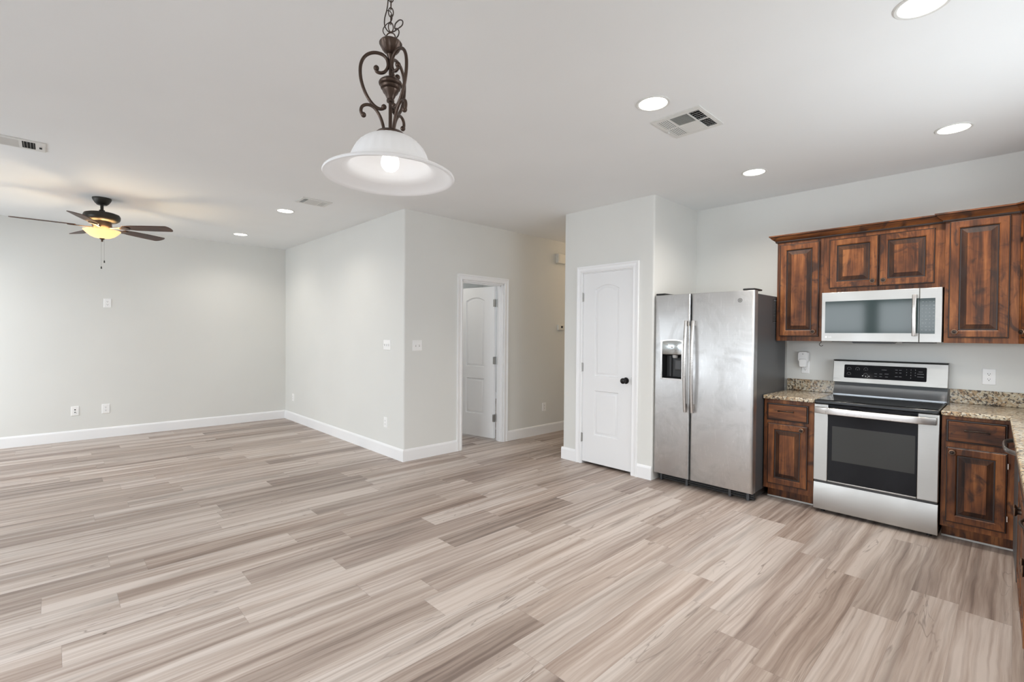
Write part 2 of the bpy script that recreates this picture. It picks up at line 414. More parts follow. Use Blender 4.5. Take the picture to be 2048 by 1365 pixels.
struct(MB().box(XR, XR+T, YB-T, a_, 0, H).box(XR, XR+T, b_, YK, 0, H).box(XR, XR+T, a_, b_, 0, z0).box(XR, XR+T, a_, b_, z1, H).build('wall_right', 'wall', smooth=False))
f = MB()
f.box(XR+.03, XR+.09, a_, a_+.04, z0, z1).box(XR+.03, XR+.09, b_-.04, b_, z0, z1).box(XR+.03, XR+.09, a_+.04, b_-.04, z0, z0+.04).box(XR+.03, XR+.09, a_+.04, b_-.04, z1-.04, z1).box(XR+.04, XR+.08, (a_+b_)/2-.02, (a_+b_)/2+.02, z0+.04, z1-.04)
struct(f.build('window_4', 'trim', bevel=.004))  # frame of the added, unseen window
struct(MB().box(XH, XPL, YEND, YEND+T, 0, H).build('wall_passage_end', 'wall', smooth=False))
mb = MB()
cuts = sorted(WINS)
xs = XF
for (a, b_, z0, z1) in cuts:
    mb.box(xs, a, YB-T, YB, 0, H); mb.box(a, b_, YB-T, YB, 0, z0); mb.box(a, b_, YB-T, YB, z1, H); xs = b_
mb.box(xs, XR, YB-T, YB, 0, H)
struct(mb.build('wall_back', 'wall', smooth=False))
for i, (a, b_, z0, z1) in enumerate(WINS):
    f = MB(); w = .05
    f.box(a, a+w, YB-.09, YB-.02, z0, z1); f.box(b_-w, b_, YB-.09, YB-.02, z0, z1)
    f.box(a+w, b_-w, YB-.09, YB-.02, z0, z0+w); f.box(a+w, b_-w, YB-.09, YB-.02, z1-w, z1)
    c = (a+b_)/2
    if i == 0: f.box(c-.11, c+.11, YB-.09, YB-.02, z0+w, z1-w)
    else: f.box(a+w, b_-w, YB-.08, YB-.03, (z0+z1)/2-.02, (z0+z1)/2+.02)
    struct(f.build('window_%d' % (i+1), 'trim', bevel=.004))
# bedroom behind the hall doorway
mb = MB(); bx = -8.30
mb.box(bx-T, bx, YL+T, 4.5, 0, H); mb.box(bx-T, bx, 5.9, YEND, 0, H); mb.box(bx-T, bx, 4.5, 5.9, 0, .9); mb.box(bx-T, bx, 4.5, 5.9, 2.25, H)
struct(mb.build('wall_bedroom', 'wall', smooth=False))
struct(MB().box(bx-T, XH-T, YEND, YEND+T, 0, H).build('wall_bedroom_end', 'wall', smooth=False))

BT, BH = .014, .132
def bb_y(name, xface, sign, y0, y1):      # board running along Y on a wall x = xface
    prof = [(0, 0), (BT, 0), (BT, BH-.022), (BT-.004, BH-.008), (.004, BH), (0, BH)]
    return struct(MB().prism([(xface+sign*d, z) for d, z in prof], y0, y1, 'y').build(name, 'trim', smooth=False))
def bb_x(name, yface, sign, x0, x1):
    prof = [(0, 0), (BT, 0), (BT, BH-.022), (BT-.004, BH-.008), (.004, BH), (0, BH)]
    return struct(MB().prism([(yface+sign*d, z) for d, z in prof], x0, x1, 'x').build(name, 'trim', smooth=False))
CW = .072
bb_y('baseboard_far', XF, 1, YB, YL-BT)
bb_x('baseboard_living', YL, -1, XF, XH+BT)
bb_y('baseboard_hall', XH, 1, YL, DH0-CW)
bb_y('baseboard_passage', XH, 1, DH1+CW, YEND)
bb_x('baseboard_pantry_left', YP, -1, XPL-BT, PD0-CW)
bb_x('baseboard_pantry_right', YP, -1, PD1+CW, XK)
bb_y('baseboard_pantry_side', XPL, -1, YP, YEND)
bb_x('baseboard_bedroom_end', YEND, -1, bx, XH-T)
bb_y('baseboard_bedroom', bx, 1, YL+T, YEND)
bb_x('baseboard_back', YB, 1, -4.9, -3.05)

def casing(name, F, a, b_, top):
    """mitred three-sided casing round an opening a..b; F(u, z, out)"""
    prof = [(.004, 0), (.004, .010), (.012, .016), (.030, .012), (.050, .014), (.058, .019), (CW, .019), (CW, 0)]
    m_ = MB()
    for (w0, o0), (w1, o1) in zip(prof, prof[1:]):
        A = [(a-w0, 0), (a-w0, top+w0), (b_+w0, top+w0), (b_+w0, 0)]; B = [(a-w1, 0), (a-w1, top+w1), (b_+w1, top+w1), (b_+w1, 0)]
        m_.add([F(u, z, o0) for u, z in A] + [F(u, z, o1) for u, z in B], [(i, i+1, 4+i+1, 4+i) for i in range(3)])
    return m_
# hall door trim + jamb
m_ = casing('t', lambda u, z, o: (XH+o, u, z), DH0, DH1, DHT)
for lo in (0,):
    m_.box(XH-T-.001, XH+.002, DH0-.001, DH0+.012, 0, DHT); m_.box(XH-T-.001, XH+.002, DH1-.012, DH1+.001, 0, DHT); m_.box(XH-T-.001, XH+.002, DH0, DH1, DHT-.012, DHT+.001)
    m_.box(XH-.075, XH-.04, DH0+.012, DH0+.024, 0, DHT-.012); m_.box(XH-.075, XH-.04, DH1-.024, DH1-.012, 0, DHT-.012); m_.box(XH-.075, XH-.04, DH0+.012, DH1-.012, DHT-.024, DHT-.012)
struct(m_.build('trim_1', 'trim', smooth=False))
m_ = casing('t', lambda u, z, o: (u, YP-o, z), PD0, PD1, PDT)
m_.box(PD0-.001, PD0+.004, YP-.002, YP+T, 0, PDT); m_.box(PD1-.004, PD1+.001, YP-.002, YP+T, 0, PDT); m_.box(PD0, PD1, YP-.002, YP+T, PDT-.004, PDT+.001)
struct(m_.build('trim_2', 'trim', smooth=False))

def panel_door(w, h, th, F, top_arch=True):
    """two-panel moulded door: u 0..w, v 0..h, depth 0 at the front face; F(u, v, d)"""
    m_ = MB(); st = .155*w/.61; a, b_ = st, w-st
    bz0, bz1, tz0, tz1 = .30, .775, .93, h-.175; rise = .045; n = 14
    def arch(i, d, z0, z1, ar):
        p = [(a+i, z0+i, d), (b_-i, z0+i, d)]
        if not ar: return p+[(b_-i, z1-i, d), (a+i, z1-i, d)]
        for k in range(n+1):
            t = k/n; u = b_-i+(a-b_+2*i)*t
            p.append((u, z1-i+rise*(1-(2*t-1)**2), d))
        return p
    q = lambda *pts: m_.add([F(*p) for p in pts], [list(range(len(pts)))])
    q((0, 0, 0), (a, 0, 0), (a, h, 0), (0, h, 0)); q((b_, 0, 0), (w, 0, 0), (w, h, 0), (b_, h, 0))
    q((a, 0, 0), (b_, 0, 0), (b_, bz0, 0), (a, bz0, 0)); q((a, bz1, 0), (b_, bz1, 0), (b_, tz0, 0), (a, tz0, 0))
    ar = [p for p in arch(0, 0, tz0, tz1, True)[2:]]
    q((b_, h, 0), (a, h, 0), *ar[::-1])
    for z0, z1, arr in ((bz0, bz1, False), (tz0, tz1, True)):
        m_.rings(F, [arch(i, d, z0, z1, arr) for i, d in ((0, 0), (.006, .012), (.016, .013), (.034, .003), (.040, .003))], [0]*5)
    q((0, 0, th), (0, h, th), (w, h, th), (w, 0, th))
    for p, r_ in (((0, 0), (w, 0)), ((w, 0), (w, h)), ((w, h), (0, h)), ((0, h), (0, 0))):
        q((*p, 0), (*p, th), (*r_, th), (*r_, 0))
    return m_
def door_knob(c, d, parent, mat='knob_black'):
    """knob and rose, axis = direction d (unit, horizontal)"""
    m_ = MB().lathe([(0, 0), (.032, 0), (.033, .004), (.030, .009), (.016, .012), (.013, .016), (.012, .034), (.018, .040), (.027, .048), (.0295, .057), (.027, .066), (.018, .072), (0, .074)], seg=28)
    z = Vector(d); xx = Vector((0, 0, 1)); yy = z.cross(xx)
    m_.xf(lambda p: Vector(c)+p.x*xx+p.y*yy+p.z*z)
    return m_.build('door_knob', mat, parent)
# pantry door (closed), hinges on its hall side
pw = PD1-PD0-.012
dm = panel_door(pw, 2.052-.028, .035, lambda u, v, d: (PD0+.006+u, YP+.004+d, .028+v))
pdoor = struct(dm.build('door_1', 'door_paint', smooth=True, recalc=True))
door_knob((-2.700, YP+.004, .937), (0, -1, 0), pdoor)
for z in (1.80, 1.045, .285):
    MB().box(PD0-.006, PD0+.010, YP-.006, YP+.004, z-.045, z+.045).lathe([(.0065, -.048), (.0065, .048)], (PD0+.002, YP-.006, z), 10).build('hinge', 'hinge', pdoor)
MB().box(PD1-.008, PD1-.003, YP-.001, YP+.003, .90, .975).build('strike_plate', 'hinge', pdoor)
# hall door, swung open into the bedroom
hx, hy = XH-T-.004, DH1-.014
dw, dhh = .65, 1.985
hd = bpy.data.objects.new('door_2', None); COL.objects.link(hd); ORG[hd.name] = Vector((0, 0, 0)); struct(hd)
panel_door(dw, dhh, .035, lambda u, v, d: (-u-.012, -.035+d, .03+v)).build('door_slab', 'door_paint', hd)
for z in (1.80, 1.05, .295):
    MB().box(-.012, -.009, -.034, 0, z-.05, z+.05).box(-.030, .004, -.0375, -.0355, z-.048, z+.048).lathe([(.007, -.052), (.007, .052)], (.004, .004, z), 10).xf(lambda p: p).build('hinge', 'hinge', hd)
door_knob((-dw+.06, -.035, .93), (0, -1, 0), hd); door_knob((-dw+.06, 0, .93), (0, 1, 0), hd)
hd.location = (hx, hy, 0); hd.rotation_euler = (0, 0, radians(10.5))

# ------------------------------------------------------------------ wall plates
def plate_thing(name, F, w, h, kind, label, cat, group=None, n=1, loc=(0, 0, 0), parts=True):
    """F(u, v, out): u across, v up, centred; out from the wall"""
    t = thing(name, loc, label, cat, group)
    m_ = MB(); e = .006
    m_.rings(F, [rect(-w/2, w/2, -h/2, h/2, 0, 0), rect(-w/2, w/2, -h/2, h/2, .0005, .003), rect(-w/2, w/2, -h/2, h/2, .004, e), rect(-w/2, w/2, -h/2, h/2, .006, e)], [0]*4)
    m_.build('cover_plate', 'plastic', t, smooth=False)
    if kind == 'outlet':
        for s in (1, -1):
            c = .0195*s; r = MB(); pts = []
            for k in range(20):
                a = 2*pi*k/20; pts.append((max(-.0145, min(.0145, .0172*cos(a))), c+.0135*sin(a) if abs(sin(a)) < .85 else c+.0125*(1 if sin(a) > 0 else -1)))
            r.rings(F, [[(u, v, e-.0005) for u, v in pts], [(u, v, e+.002) for u, v in pts]], [0, 0])
            ro = r.build('receptacle', 'plastic', t, smooth=False)
            for (u0, u1, v0, v1) in ((-.0078, -.0052, c-.001, c+.007), (.0052, .0078, c+.0, c+.0065), (-.0026, .0026, c-.0098, c-.0048)):
                MB().rings(F, [rect(u0, u1, v0, v1, 0, e+.0018), rect(u0, u1, v0, v1, 0, e+.0025)], [0, 0]).build('slot', 'slot', ro, smooth=False)
    elif kind == 'toggle':
        for i in range(n):
            c = (i-(n-1)/2)*.046
            s = MB().rings(F, [rect(c-.0052, c+.0052, -.012, .012, 0, e-.0005), rect(c-.0052, c+.0052, -.012, .012, 0, e+.001)], [0, 0]).build('toggle_slot', 'grey_slot', t, smooth=False)
            m_ = MB(); m_.rings(F, [rect(c-.0042, c+.0042, -.002, .0105, 0, e), [(c-.0032, .006, e+.012), (c+.0032, .006, e+.012), (c+.0032, .0125, e+.011), (c-.0032, .0125, e+.011)]], [0, 0])
            m_.build('toggle', 'plastic', t, smooth=False)
    elif kind == 'coax':
        for v in (.016, -.017):
            o_, r0 = [], .0075
            MB().rings(F, [[(r0*cos(2*pi*k/14), v+r0*sin(2*pi*k/14), e-.001) for k in range(14)], [(r0*cos(2*pi*k/14), v+r0*sin(2*pi*k/14), e+.004) for k in range(14)]], [0, 0]).build('jack', 'slot', t, smooth=False)
        MB().tube([F(0, -.017, e), F(.006, -.022, e+.03), F(.016, -.026, e+.034)], .003, 8).build('cable_stub', 'mark_grey', t)
    return t
FX = lambda x0, y0, z0, s=1: (lambda u, v, d: (x0+s*d, y0+u, z0+v))      # wall facing +X
FYn = lambda x0, y0, z0: (lambda u, v, d: (x0+u, y0-d, z0+v))            # wall facing -Y
def plate(kind, wall, a, z, w, h, label, cat, name, n=1, group=None):
    loc = {'far': (XF, a, z), 'hall': (XH, a, z), 'living': (a, YL, z), 'kitchen': (a, YK, z)}[wall]
    F = FX(*loc) if wall in ('far', 'hall') else FYn(*loc)
    return plate_thing(name, F, w, h, kind, label, cat, group, n, loc)
plate('outlet', 'far', .532, 1.760, .078, .118, 'white duplex outlet high up on the far wall under the fan', 'outlet', 'wall_outlet')
plate('outlet', 'far', .512, .377, .080, .122, 'white duplex outlet low on the far wall, beside the cable jack', 'outlet', 'wall_outlet')
plate('coax', 'far', .213, .377, .076, .118, 'white cable jack plate with two dark holes low on the far wall', 'cable jack', 'cable_jack')
plate('outlet', 'living', -4.960, .377, .074, .118, 'white outlet near the floor below the triple switch', 'outlet', 'wall_outlet')
plate('outlet', 'living', -7.870, .370, .074, .116, 'faint white outlet near the floor beside the inner room corner', 'outlet', 'wall_outlet')
plate('toggle', 'living', -4.935, 1.261, .152, .112, 'white triple switch plate on the wall short of the outer corner', 'switch', 'light_switch', 3)
plate('toggle', 'hall', 2.925, 1.261, .122, .116, 'white double switch plate between the outer corner and the open door', 'switch', 'light_switch', 2)
plate('outlet', 'hall', 5.008, .379, .078, .116, 'white outlet low in the passage beyond the open door', 'outlet', 'wall_outlet')
plate('outlet', 'kitchen', -.135, 1.105, .075, .120, 'white outlet above the granite backsplash beyond the range', 'outlet', 'wall_outlet')
plate('outlet', 'kitchen', -1.343, 1.112, .066, .116, 'white outlet mostly hidden behind the plug-in device', 'outlet', 'wall_outlet')
# plug-in device
t = thing('plug_in_air_freshener', (-1.353, YK-.012, 1.18), 'white rounded plug-in device hanging on the outlet between fridge and range', 'plug-in device')
def rrect(w, z0, z1, r, d, n=5, wb=None):
    wb = wb or w; out = []
    for cx, cz, a0 in ((wb/2-r, z0+r, -90), (w/2-r, z1-r, 0), (-w/2+r, z1-r, 90), (-wb/2+r, z0+r, 180)):
        for k in range(n+1):
            a = radians(a0+90*k/n); out.append((cx+r*cos(a), cz+r*sin(a), d))
    return out
F = FYn(-1.353, YK-.0085, 0)
MB().rings(F, [rrect(.086, 1.158, 1.257, .022, .0), rrect(.086, 1.158, 1.257, .022, .030), rrect(.078, 1.162, 1.253, .020, .040)], [0]*3).build('housing', 'plastic', t)
MB().rings(F, [rrect(.064, 1.112, 1.19, .014, .0, wb=.060), rrect(.064, 1.112, 1.19, .014, .040, wb=.060), rrect(.056, 1.116, 1.186, .012, .048, wb=.052)], [0]*3).build('plug_body', 'plastic', t)
MB().rings(F, [[(.005*cos(2*pi*k/12), 1.234+.005*sin(2*pi*k/12), .0395) for k in range(12)], [(.005*cos(2*pi*k/12), 1.234+.005*sin(2*pi*k/12), .0415) for k in range(12)]], [0, 0]).build('button', 'mark_grey', t)
# passage fittings
t = thing('doorbell_chime', (XH, 5.34, 2.418), 'cream box chime high on the passage wall', 'door chime')
MB().box(XH, XH+.055, 5.225, 5.46, 2.42, 2.555).build('housing', 'plastic_warm', t, bevel=.006)
MB().box(XH+.055, XH+.058, 5.25, 5.435, 2.44, 2.535).build('grille_cover', 'plastic_warm', t, bevel=.001)
t = thing('thermostat', (XH, 5.345, 1.46), 'small white thermostat with dark display on the passage wall', 'thermostat')
MB().box(XH, XH+.028, 5.27, 5.42, 1.460, 1.540).build('housing', 'plastic_warm', t, bevel=.004)
MB().box(XH+.028, XH+.030, 5.325, 5.365, 1.492, 1.522).build('display', 'slot', t)

# ------------------------------------------------------------------ ceiling fixtures
def downlight(loc, label, proto=[]):
    if proto: return dup(proto[0], loc, label)
    t = thing('recessed_light', loc, label, 'ceiling light', 'recessed ceiling lights'); proto.append(t)
    x, y, z = loc
    MB().lathe([(.0955, 0), (.0955, -.003), (.091, -.006), (.081, -.0045), (.079, -.001)], loc, 40, cap=False).build('trim_ring', 'vent', t)
    MB().lathe([(0, -.0035), (.050, -.0035), (.0795, -.002)], loc, 40).build('lens', 'lens', t)
    return t
for loc, lab in (((-1.477, 2.529, H), 'lit recessed light beside the square ceiling vent'),
                 ((-1.505, 4.170, H), 'lit recessed light above the gap between fridge and upper cabinets'),
                 ((-.297, 4.198, H), 'lit recessed light above the range end of the upper cabinets'),
                 ((-.282, 2.548, H), 'lit recessed light cut by the top edge of the photo'),
                 ((-5.607, 1.874, H), 'lit recessed light beside the small oblong ceiling vent'),
                 ((-7.390, 1.884, H), 'small distant lit recessed light near the far wall')):
    downlight(loc, lab)
    sp = bpy.data.lights.new('downlight_beam', 'SPOT'); sp.energy = 34 if loc[0] > -4 else 18; sp.color = (1, .93, .84); sp.spot_size = radians(150); sp.spot_blend = .8; sp.shadow_soft_size = .07
    so = bpy.data.objects.new('downlight_beam', sp); COL.objects.link(so); so.location = (loc[0], loc[1], H-.012)

def louvres(t, x0, x1, y0, y1, along, n, tilt, name='louvre_bank', mat='vent', th=.0016, wd=None):
    m_ = MB(); L = (x1-x0) if along == 'y' else (y1-y0); p = L/n; wd = wd or p*1.05
    for i in range(n):
        c = (x0 if along == 'y' else y0)+(i+.5)*p; dx, dz = wd/2*cos(tilt), wd/2*sin(tilt)
        A = [(c-dx, H-.006-dz), (c+dx, H-.006+dz), (c+dx, H-.006+dz+th), (c-dx, H-.006-dz+th)]
        m_.prism(A, y0 if along == 'y' else x0, y1 if along == 'y' else x1, 'y' if along == 'y' else 'x')
    return m_.build(name, mat, t, smooth=False)
def vent_frame(t, X0, X1, Y0, Y1, holes):
    m_ = MB(); xs = sorted({X0, X1, *[h[0] for h in holes], *[h[1] for h in holes]}); ys = sorted({Y0, Y1, *[h[2] for h in holes], *[h[3] for h in holes]})
    for a, b_ in zip(xs, xs[1:]):
        for c, d in zip(ys, ys[1:]):
            cx, cy = (a+b_)/2, (c+d)/2
            if any(h[0] < cx < h[1] and h[2] < cy < h[3] for h in holes): continue
            m_.box(a, b_, c, d, H-.0075, H-.0045)
    e = .006
    for a, b_, c, d in ((X0-e, X0, Y0-e, Y1+e), (X1, X1+e, Y0-e, Y1+e), (X0, X1, Y0-e, Y0), (X0, X1, Y1, Y1+e)): m_.box(a, b_, c, d, H-.006, H)
    m_.build('frame', 'vent', t, smooth=False)
    MB().box(X0+.004, X1-.004, Y0+.004, Y1-.004, H-.0012, H-.0004).build('duct_shade_sheet', 'dark_gap', t, smooth=False)  # near-black sheet behind the louvres, shade of the duct put in as colour
for loc in ((-.28, .90), (-.28, -.75), (-5.607, -1.13), (-7.39, -1.13)):   # the rest of the downlight grid, behind the camera
    downlight((*loc, H), 'lit recessed light of the ceiling grid behind the camera')
    so = so.copy(); COL.objects.link(so); so.location = (*loc, H-.012)
downlight((-5.45, 3.45, H), 'added unseen recessed light in the room behind the open door')  # added lamp, out of view, grazes the open door to bring out its mouldings
so = so.copy(); COL.objects.link(so); so.location = (-5.45, 3.45, H-.012)
t = thing('ceiling_vent', (-1.458, 2.908, H), 'square four-way white ceiling register near the kitchen recessed lights', 'ceiling vent')
X0, X1, Y0, Y1 = -1.612, -1.304, 2.742, 3.074
hA = (-1.505, -1.395, 2.775, 2.905); hB = (-1.505, -1.395, 2.918, 3.042)
hC = (-1.385, -1.322, 2.775, 2.905); hD = (-1.385, -1.322, 2.918, 3.042); hE = (-1.592, -1.515, 2.775, 2.905); hF = (-1.592, -1.515, 2.918, 3.042)
vent_frame(t, X0, X1, Y0, Y1, [hA, hB, hC, hD, hE, hF])
louvres(t, *hA, 'x', 11, radians(40)); louvres(t, *hB, 'x', 10, radians(-25))
for h in (hC, hD): louvres(t, *h, 'y', 5, radians(90), wd=.0025, th=.003)
for h in (hC, hD): louvres(t, *h, 'x', 5, radians(90), 'cross_bars', wd=.002, th=.002)
for h in (hE, hF): louvres(t, *h, 'y', 6, radians(6), wd=.0072)
MB().box(-1.603, -1.597, 2.93, 2.95, H-.02, H-.007).build('damper_lever', 'vent', t)
t = thing('ceiling_vent', (-5.015, 1.957, H), 'small oblong ceiling vent beside the living room recessed light', 'ceiling vent')
h1 = (-5.095, -4.935, 1.835, 1.875); h2 = (-5.095, -4.935, 1.888, 2.0); h3 = (-5.095, -4.935, 2.012, 2.078)
vent_frame(t, -5.125, -4.905, 1.81, 2.10, [h1, h2, h3])
louvres(t, *h1, 'x', 4, radians(80), wd=.006); louvres(t, *h2, 'y', 8, radians(35)); louvres(t, *h3, 'x', 5, radians(12))
t = thing('ceiling_vent', (-4.96, -.205, H), 'oblong ceiling vent with four dark slots, cut by the photo edge', 'ceiling vent')
h1 = (-5.045, -4.875, -.355, -.165); h2 = (-5.045, -4.875, -.148, -.080)
vent_frame(t, -5.075, -4.850, -.40, -.030, [h1, h2])
louvres(t, *h1, 'y', 9, radians(38)); louvres(t, *h2, 'x', 4, radians(75), wd=.009)
MB().box(-4.97, -4.96, -.06, -.045, H-.018, H-.006).build('damper_lever', 'slot', t)

# ceiling fan
fc = (-6.43, .375)
t = thing('ceiling_fan', (fc[0], fc[1], H), 'dark bronze ceiling fan with five brown blades and a glowing bowl light', 'ceiling fan')
L = lambda prof, name, mat, seg=36: MB().lathe(prof, (fc[0], fc[1], 0), seg).build(name, mat, t)
L([(0, H), (.078, H), (.078, H-.012), (.070, H-.030), (.056, H-.052), (.046, H-.062), (.040, H-.068), (0, H-.069)], 'canopy', 'fan_metal')
L([(.0135, H-.069), (.0135, 2.622), (.022, 2.620), (.026, 2.607), (.026, 2.595)], 'downrod', 'fan_metal')
L([(0, 2.598), (.05, 2.597), (.110, 2.590), (.140, 2.579), (.149, 2.560), (.149, 2.543), (.142, 2.521), (.120, 2.504), (.085, 2.498), (0, 2.498)], 'motor_housing', 'fan_metal')
L([(0, 2.498), (.078, 2.498), (.080, 2.460), (.070, 2.438), (.060, 2.425), (.052, 2.405), (0, 2.405)], 'switch_housing', 'bronze')
bo = MB()
prof = [(.147, 2.417), (.151, 2.414), (.149, 2.408), (.140, 2.397), (.122, 2.378), (.098, 2.357), (.065, 2.341), (.030, 2.334), (0, 2.332)]
bo.lathe(prof, (fc[0], fc[1], 0), 40, cap=False)
bowl = bo.build('light_bowl', 'fan_bowl', t); so = bowl.modifiers.new('s', 'SOLIDIFY'); so.thickness = .003
L([(0, 2.336), (.024, 2.335), (.020, 2.326), (.010, 2.320), (.008, 2.312), (.010, 2.304), (0, 2.298)], 'finial', 'bronze', 20)
for dx, dy, z in ((-.012, -.006, 2.025), (.014, .016, 2.085)):
    c = MB().tube([(fc[0]+dx, fc[1]+dy, 2.33), (fc[0]+dx, fc[1]+dy, z+.025)], .0013, 6).build('pull_chain', 'hinge', t)
    MB().lathe([(0, z), (.005, z+.002), (.006, z+.010), (.003, z+.026), (0, z+.028)], (fc[0]+dx, fc[1]+dy, 0), 12).build('chain_fob', 'fan_metal', c)
PITCH = radians(-12)
for k in range(5):
    a = radians(-92+72*k)
    def place(p, a=a, tilt=PITCH):
        y, z = p.y*cos(tilt)-p.z*sin(tilt), p.y*sin(tilt)+p.z*cos(tilt)
        return Vector((fc[0]+p.x*cos(a)-y*sin(a), fc[1]+p.x*sin(a)+y*cos(a), 2.447+z))
    out = []
    N_ = 10
    for j in range(N_+1):
        th = -pi/2+pi*j/N_; out.append((.628+.034*cos(th), .066*sin(th) if abs(sin(th)) < 1 else .066*sin(th)))
    pts = [(.205, .040), (.197, .02), (.197, -.02), (.205, -.040), (.30, -.057), (.45, -.064)] + out + [(.45, .064), (.30, .057)]
    bl = MB().prism(pts, -.003, .003).xf(place).build('blade', 'blade', t, bevel=.0015)
    br = MB().prism([(.075, -.014), (.13, -.010), (.17, -.022), (.205, -.036), (.245, -.034), (.262, -.012), (.262, .012), (.245, .034), (.205, .036), (.17, .022), (.13, .010), (.075, .014)], -.0105, -.0035)
    br.xf(place).build('blade_bracket', 'bronze', bl, bevel=.002)
point('fan_lamp', (fc[0], fc[1], 2.392), 24, (1, .78, .50), .03)

# pendant
pc = (-1.555, .877)
t = thing('pendant_lamp', (pc[0], pc[1], H), 'bronze scrollwork pendant on a chain with white glass bell shade', 'pendant lamp')
L = lambda prof, name, mat, seg=36, par=None: MB().lathe(prof, (pc[0], pc[1], 0), seg).build(name, mat, par or t)
L([(0, H), (.065, H), (.065, H-.008), (.05, H-.022), (.02, H-.035), (0, H-.036)], 'ceiling_canopy', 'bronze')
flute = lambda a, r, z: 1+(.012*cos(26*a) if .05 < r < .14 and z > 1.992 else 0)
out_ = [(.040, 2.096), (.062, 2.091), (.084, 2.081), (.104, 2.066), (.120, 2.046), (.131, 2.024), (.138, 2.004), (.143, 1.990), (.152, 1.981), (.170, 1.975), (.195, 1.968), (.215, 1.961), (.226, 1.955), (.2285, 1.950), (.226, 1.946), (.217, 1.946), (.208, 1.951)]
in_ = [(.208, 1.951), (.190, 1.962), (.166, 1.970), (.148, 1.977), (.138, 1.988), (.132, 2.004), (.126, 2.022), (.115, 2.043), (.100, 2.061), (.081, 2.075), (.060, 2.085), (.040, 2.089)]
sh = MB().lathe(out_, (pc[0], pc[1], 0), 104, mod=flute, cap=False)
sh.lathe(in_, (pc[0], pc[1], 0), 104, cap=False)
sh.build('glass_shade', 'shade', t)
L([(0, 2.113), (.030, 2.113), (.046, 2.107), (.055, 2.098), (.054, 2.092), (.040, 2.089), (0, 2.089)], 'shade_cap', 'bronze')
L([(0, 2.089), (.017, 2.089), (.020, 2.078), (.020, 2.051), (.013, 2.0465), (0, 2.0465)], 'bulb_socket', 'bronze', 20)
L([(0, 2.046), (.013, 2.046), (.017, 2.036), (.029, 2.017), (.032, 2.001), (.029, 1.985), (.018, 1.973), (0, 1.969)], 'bulb', 'bulb', 24)
L([(.0065, 2.11), (.0065, 2.39)], 'stem', 'bronze', 14)
L([(0, 2.303), (.012, 2.302), (.028, 2.296), (.039, 2.287), (.0415, 2.281), (.040, 2.276), (.034, 2.273), (.036, 2.270), (.034, 2.263), (.028, 2.260), (.029, 2.257), (.026, 2.249), (.020, 2.243), (.015, 2.232), (.012, 2.226), (.014, 2.222), (.013, 2.216), (0, 2.216)], 'turned_collar', 'bronze')
fl2 = lambda a, r, z: 1+(.05*cos(12*a) if .015 < r < .041 and z < 2.420 else 0)
MB().lathe([(0, 2.432), (.020, 2.432), (.036, 2.429), (.040, 2.423), (.0375, 2.416), (.031, 2.404), (.022, 2.392), (.012, 2.387), (.014, 2.382), (.011, 2.376), (.0075, 2.366)], (pc[0], pc[1], 0), 48, mod=fl2).build('fluted_cup', 'bronze', t)
S = .000366
P1 = [(258, 690), (268, 706), (300, 714), (338, 702), (366, 668), (377, 625), (366, 572), (328, 535), (270, 522), (212, 532), (160, 565), (124, 620), (108, 690), (112, 780), (134, 868), (168, 945), (208, 1005), (252, 1047), (295, 1066), (328, 1060), (340, 1046)]
P2 = [(140, 1148), (122, 1128), (116, 1095), (128, 1062), (160, 1042), (200, 1040), (240, 1058), (275, 1097), (305, 1150), (328, 1215), (342, 1285)]
for k in range(3):
    an = radians(241+120*k)
    def W3(cx, cy, an=an):
        r = (402-cx)*S*.96; return (pc[0]+r*cos(an), pc[1]+r*sin(an), 2.572-cy*S*.985)
    path = smooth_path([W3(*p) for p in P1], 5); n = len(path)
    m_ = MB().tube(path, .0058, 10).ball(W3(262, 672), .0100, 14).ball(W3(338, 1042), .0095, 14)
    sc = m_.build('scroll_arm', 'bronze', t)
    m_ = MB().tube(smooth_path([W3(*p) for p in P2], 5), .0056, 10).ball(W3(140, 1142), .0095, 14)
    m_.build('lower_scroll', 'bronze', t)
    MB().tube([W3(378, 640), W3(402, 642)], .0035, 8).build('scroll_tie', 'bronze', sc)
# chain, cord
z = 2.436; i = 0
def link_path(zc, ang, w=.0085, h=.0165):
    out = []
    for k in range(20):
        a = 2*pi*k/20; u, v = w*cos(a), h*(sin(a))
        out.append((pc[0]+u*cos(ang), pc[1]+u*sin(ang), zc+v))
    return out
MB().tube([(pc[0]+.016*cos(2*pi*k/24)*cos(radians(46)), pc[1]+.016*cos(2*pi*k/24)*sin(radians(46)), 2.446+.016*sin(2*pi*k/24)) for k in range(24)], .0022, 8, True).build('hanging_loop', 'bronze', t)
while z+.05 < H-.03:
    zc = z+.031+.0145
    MB().tube(link_path(zc, radians(46+90*(i % 2)+18)), .0019, 8, True).build('chain_link', 'bronze', t)
    z += .0262; i += 1
rv = Vector((cos(.808), sin(.808), 0)); fv = Vector((-sin(.808), cos(.808), 0)); pcv = Vector((pc[0], pc[1], 0))
def C(u, zz, w=0): return pcv+rv*u+fv*w+Vector((0, 0, zz))
coil = [C(-.004, H-.03), C(-.006, 2.66), C(-.010, 2.58), C(-.014, 2.545), C(-.022, 2.512), C(-.023, 2.490, .006), C(-.012, 2.474, .012), C(.006, 2.472, .010), C(.026, 2.474, -.004), C(.042, 2.484, -.008),
        C(.043, 2.500, -.006), C(.030, 2.507, 0), C(.014, 2.498, .008), C(.012, 2.482, .010), C(.022, 2.476, -.002), C(.031, 2.462, -.008), C(.027, 2.447, -.006), C(.014, 2.440, 0)]
MB().tube(smooth_path(coil, 7), .0022, 8).build('lamp_cord', 'cord', t)
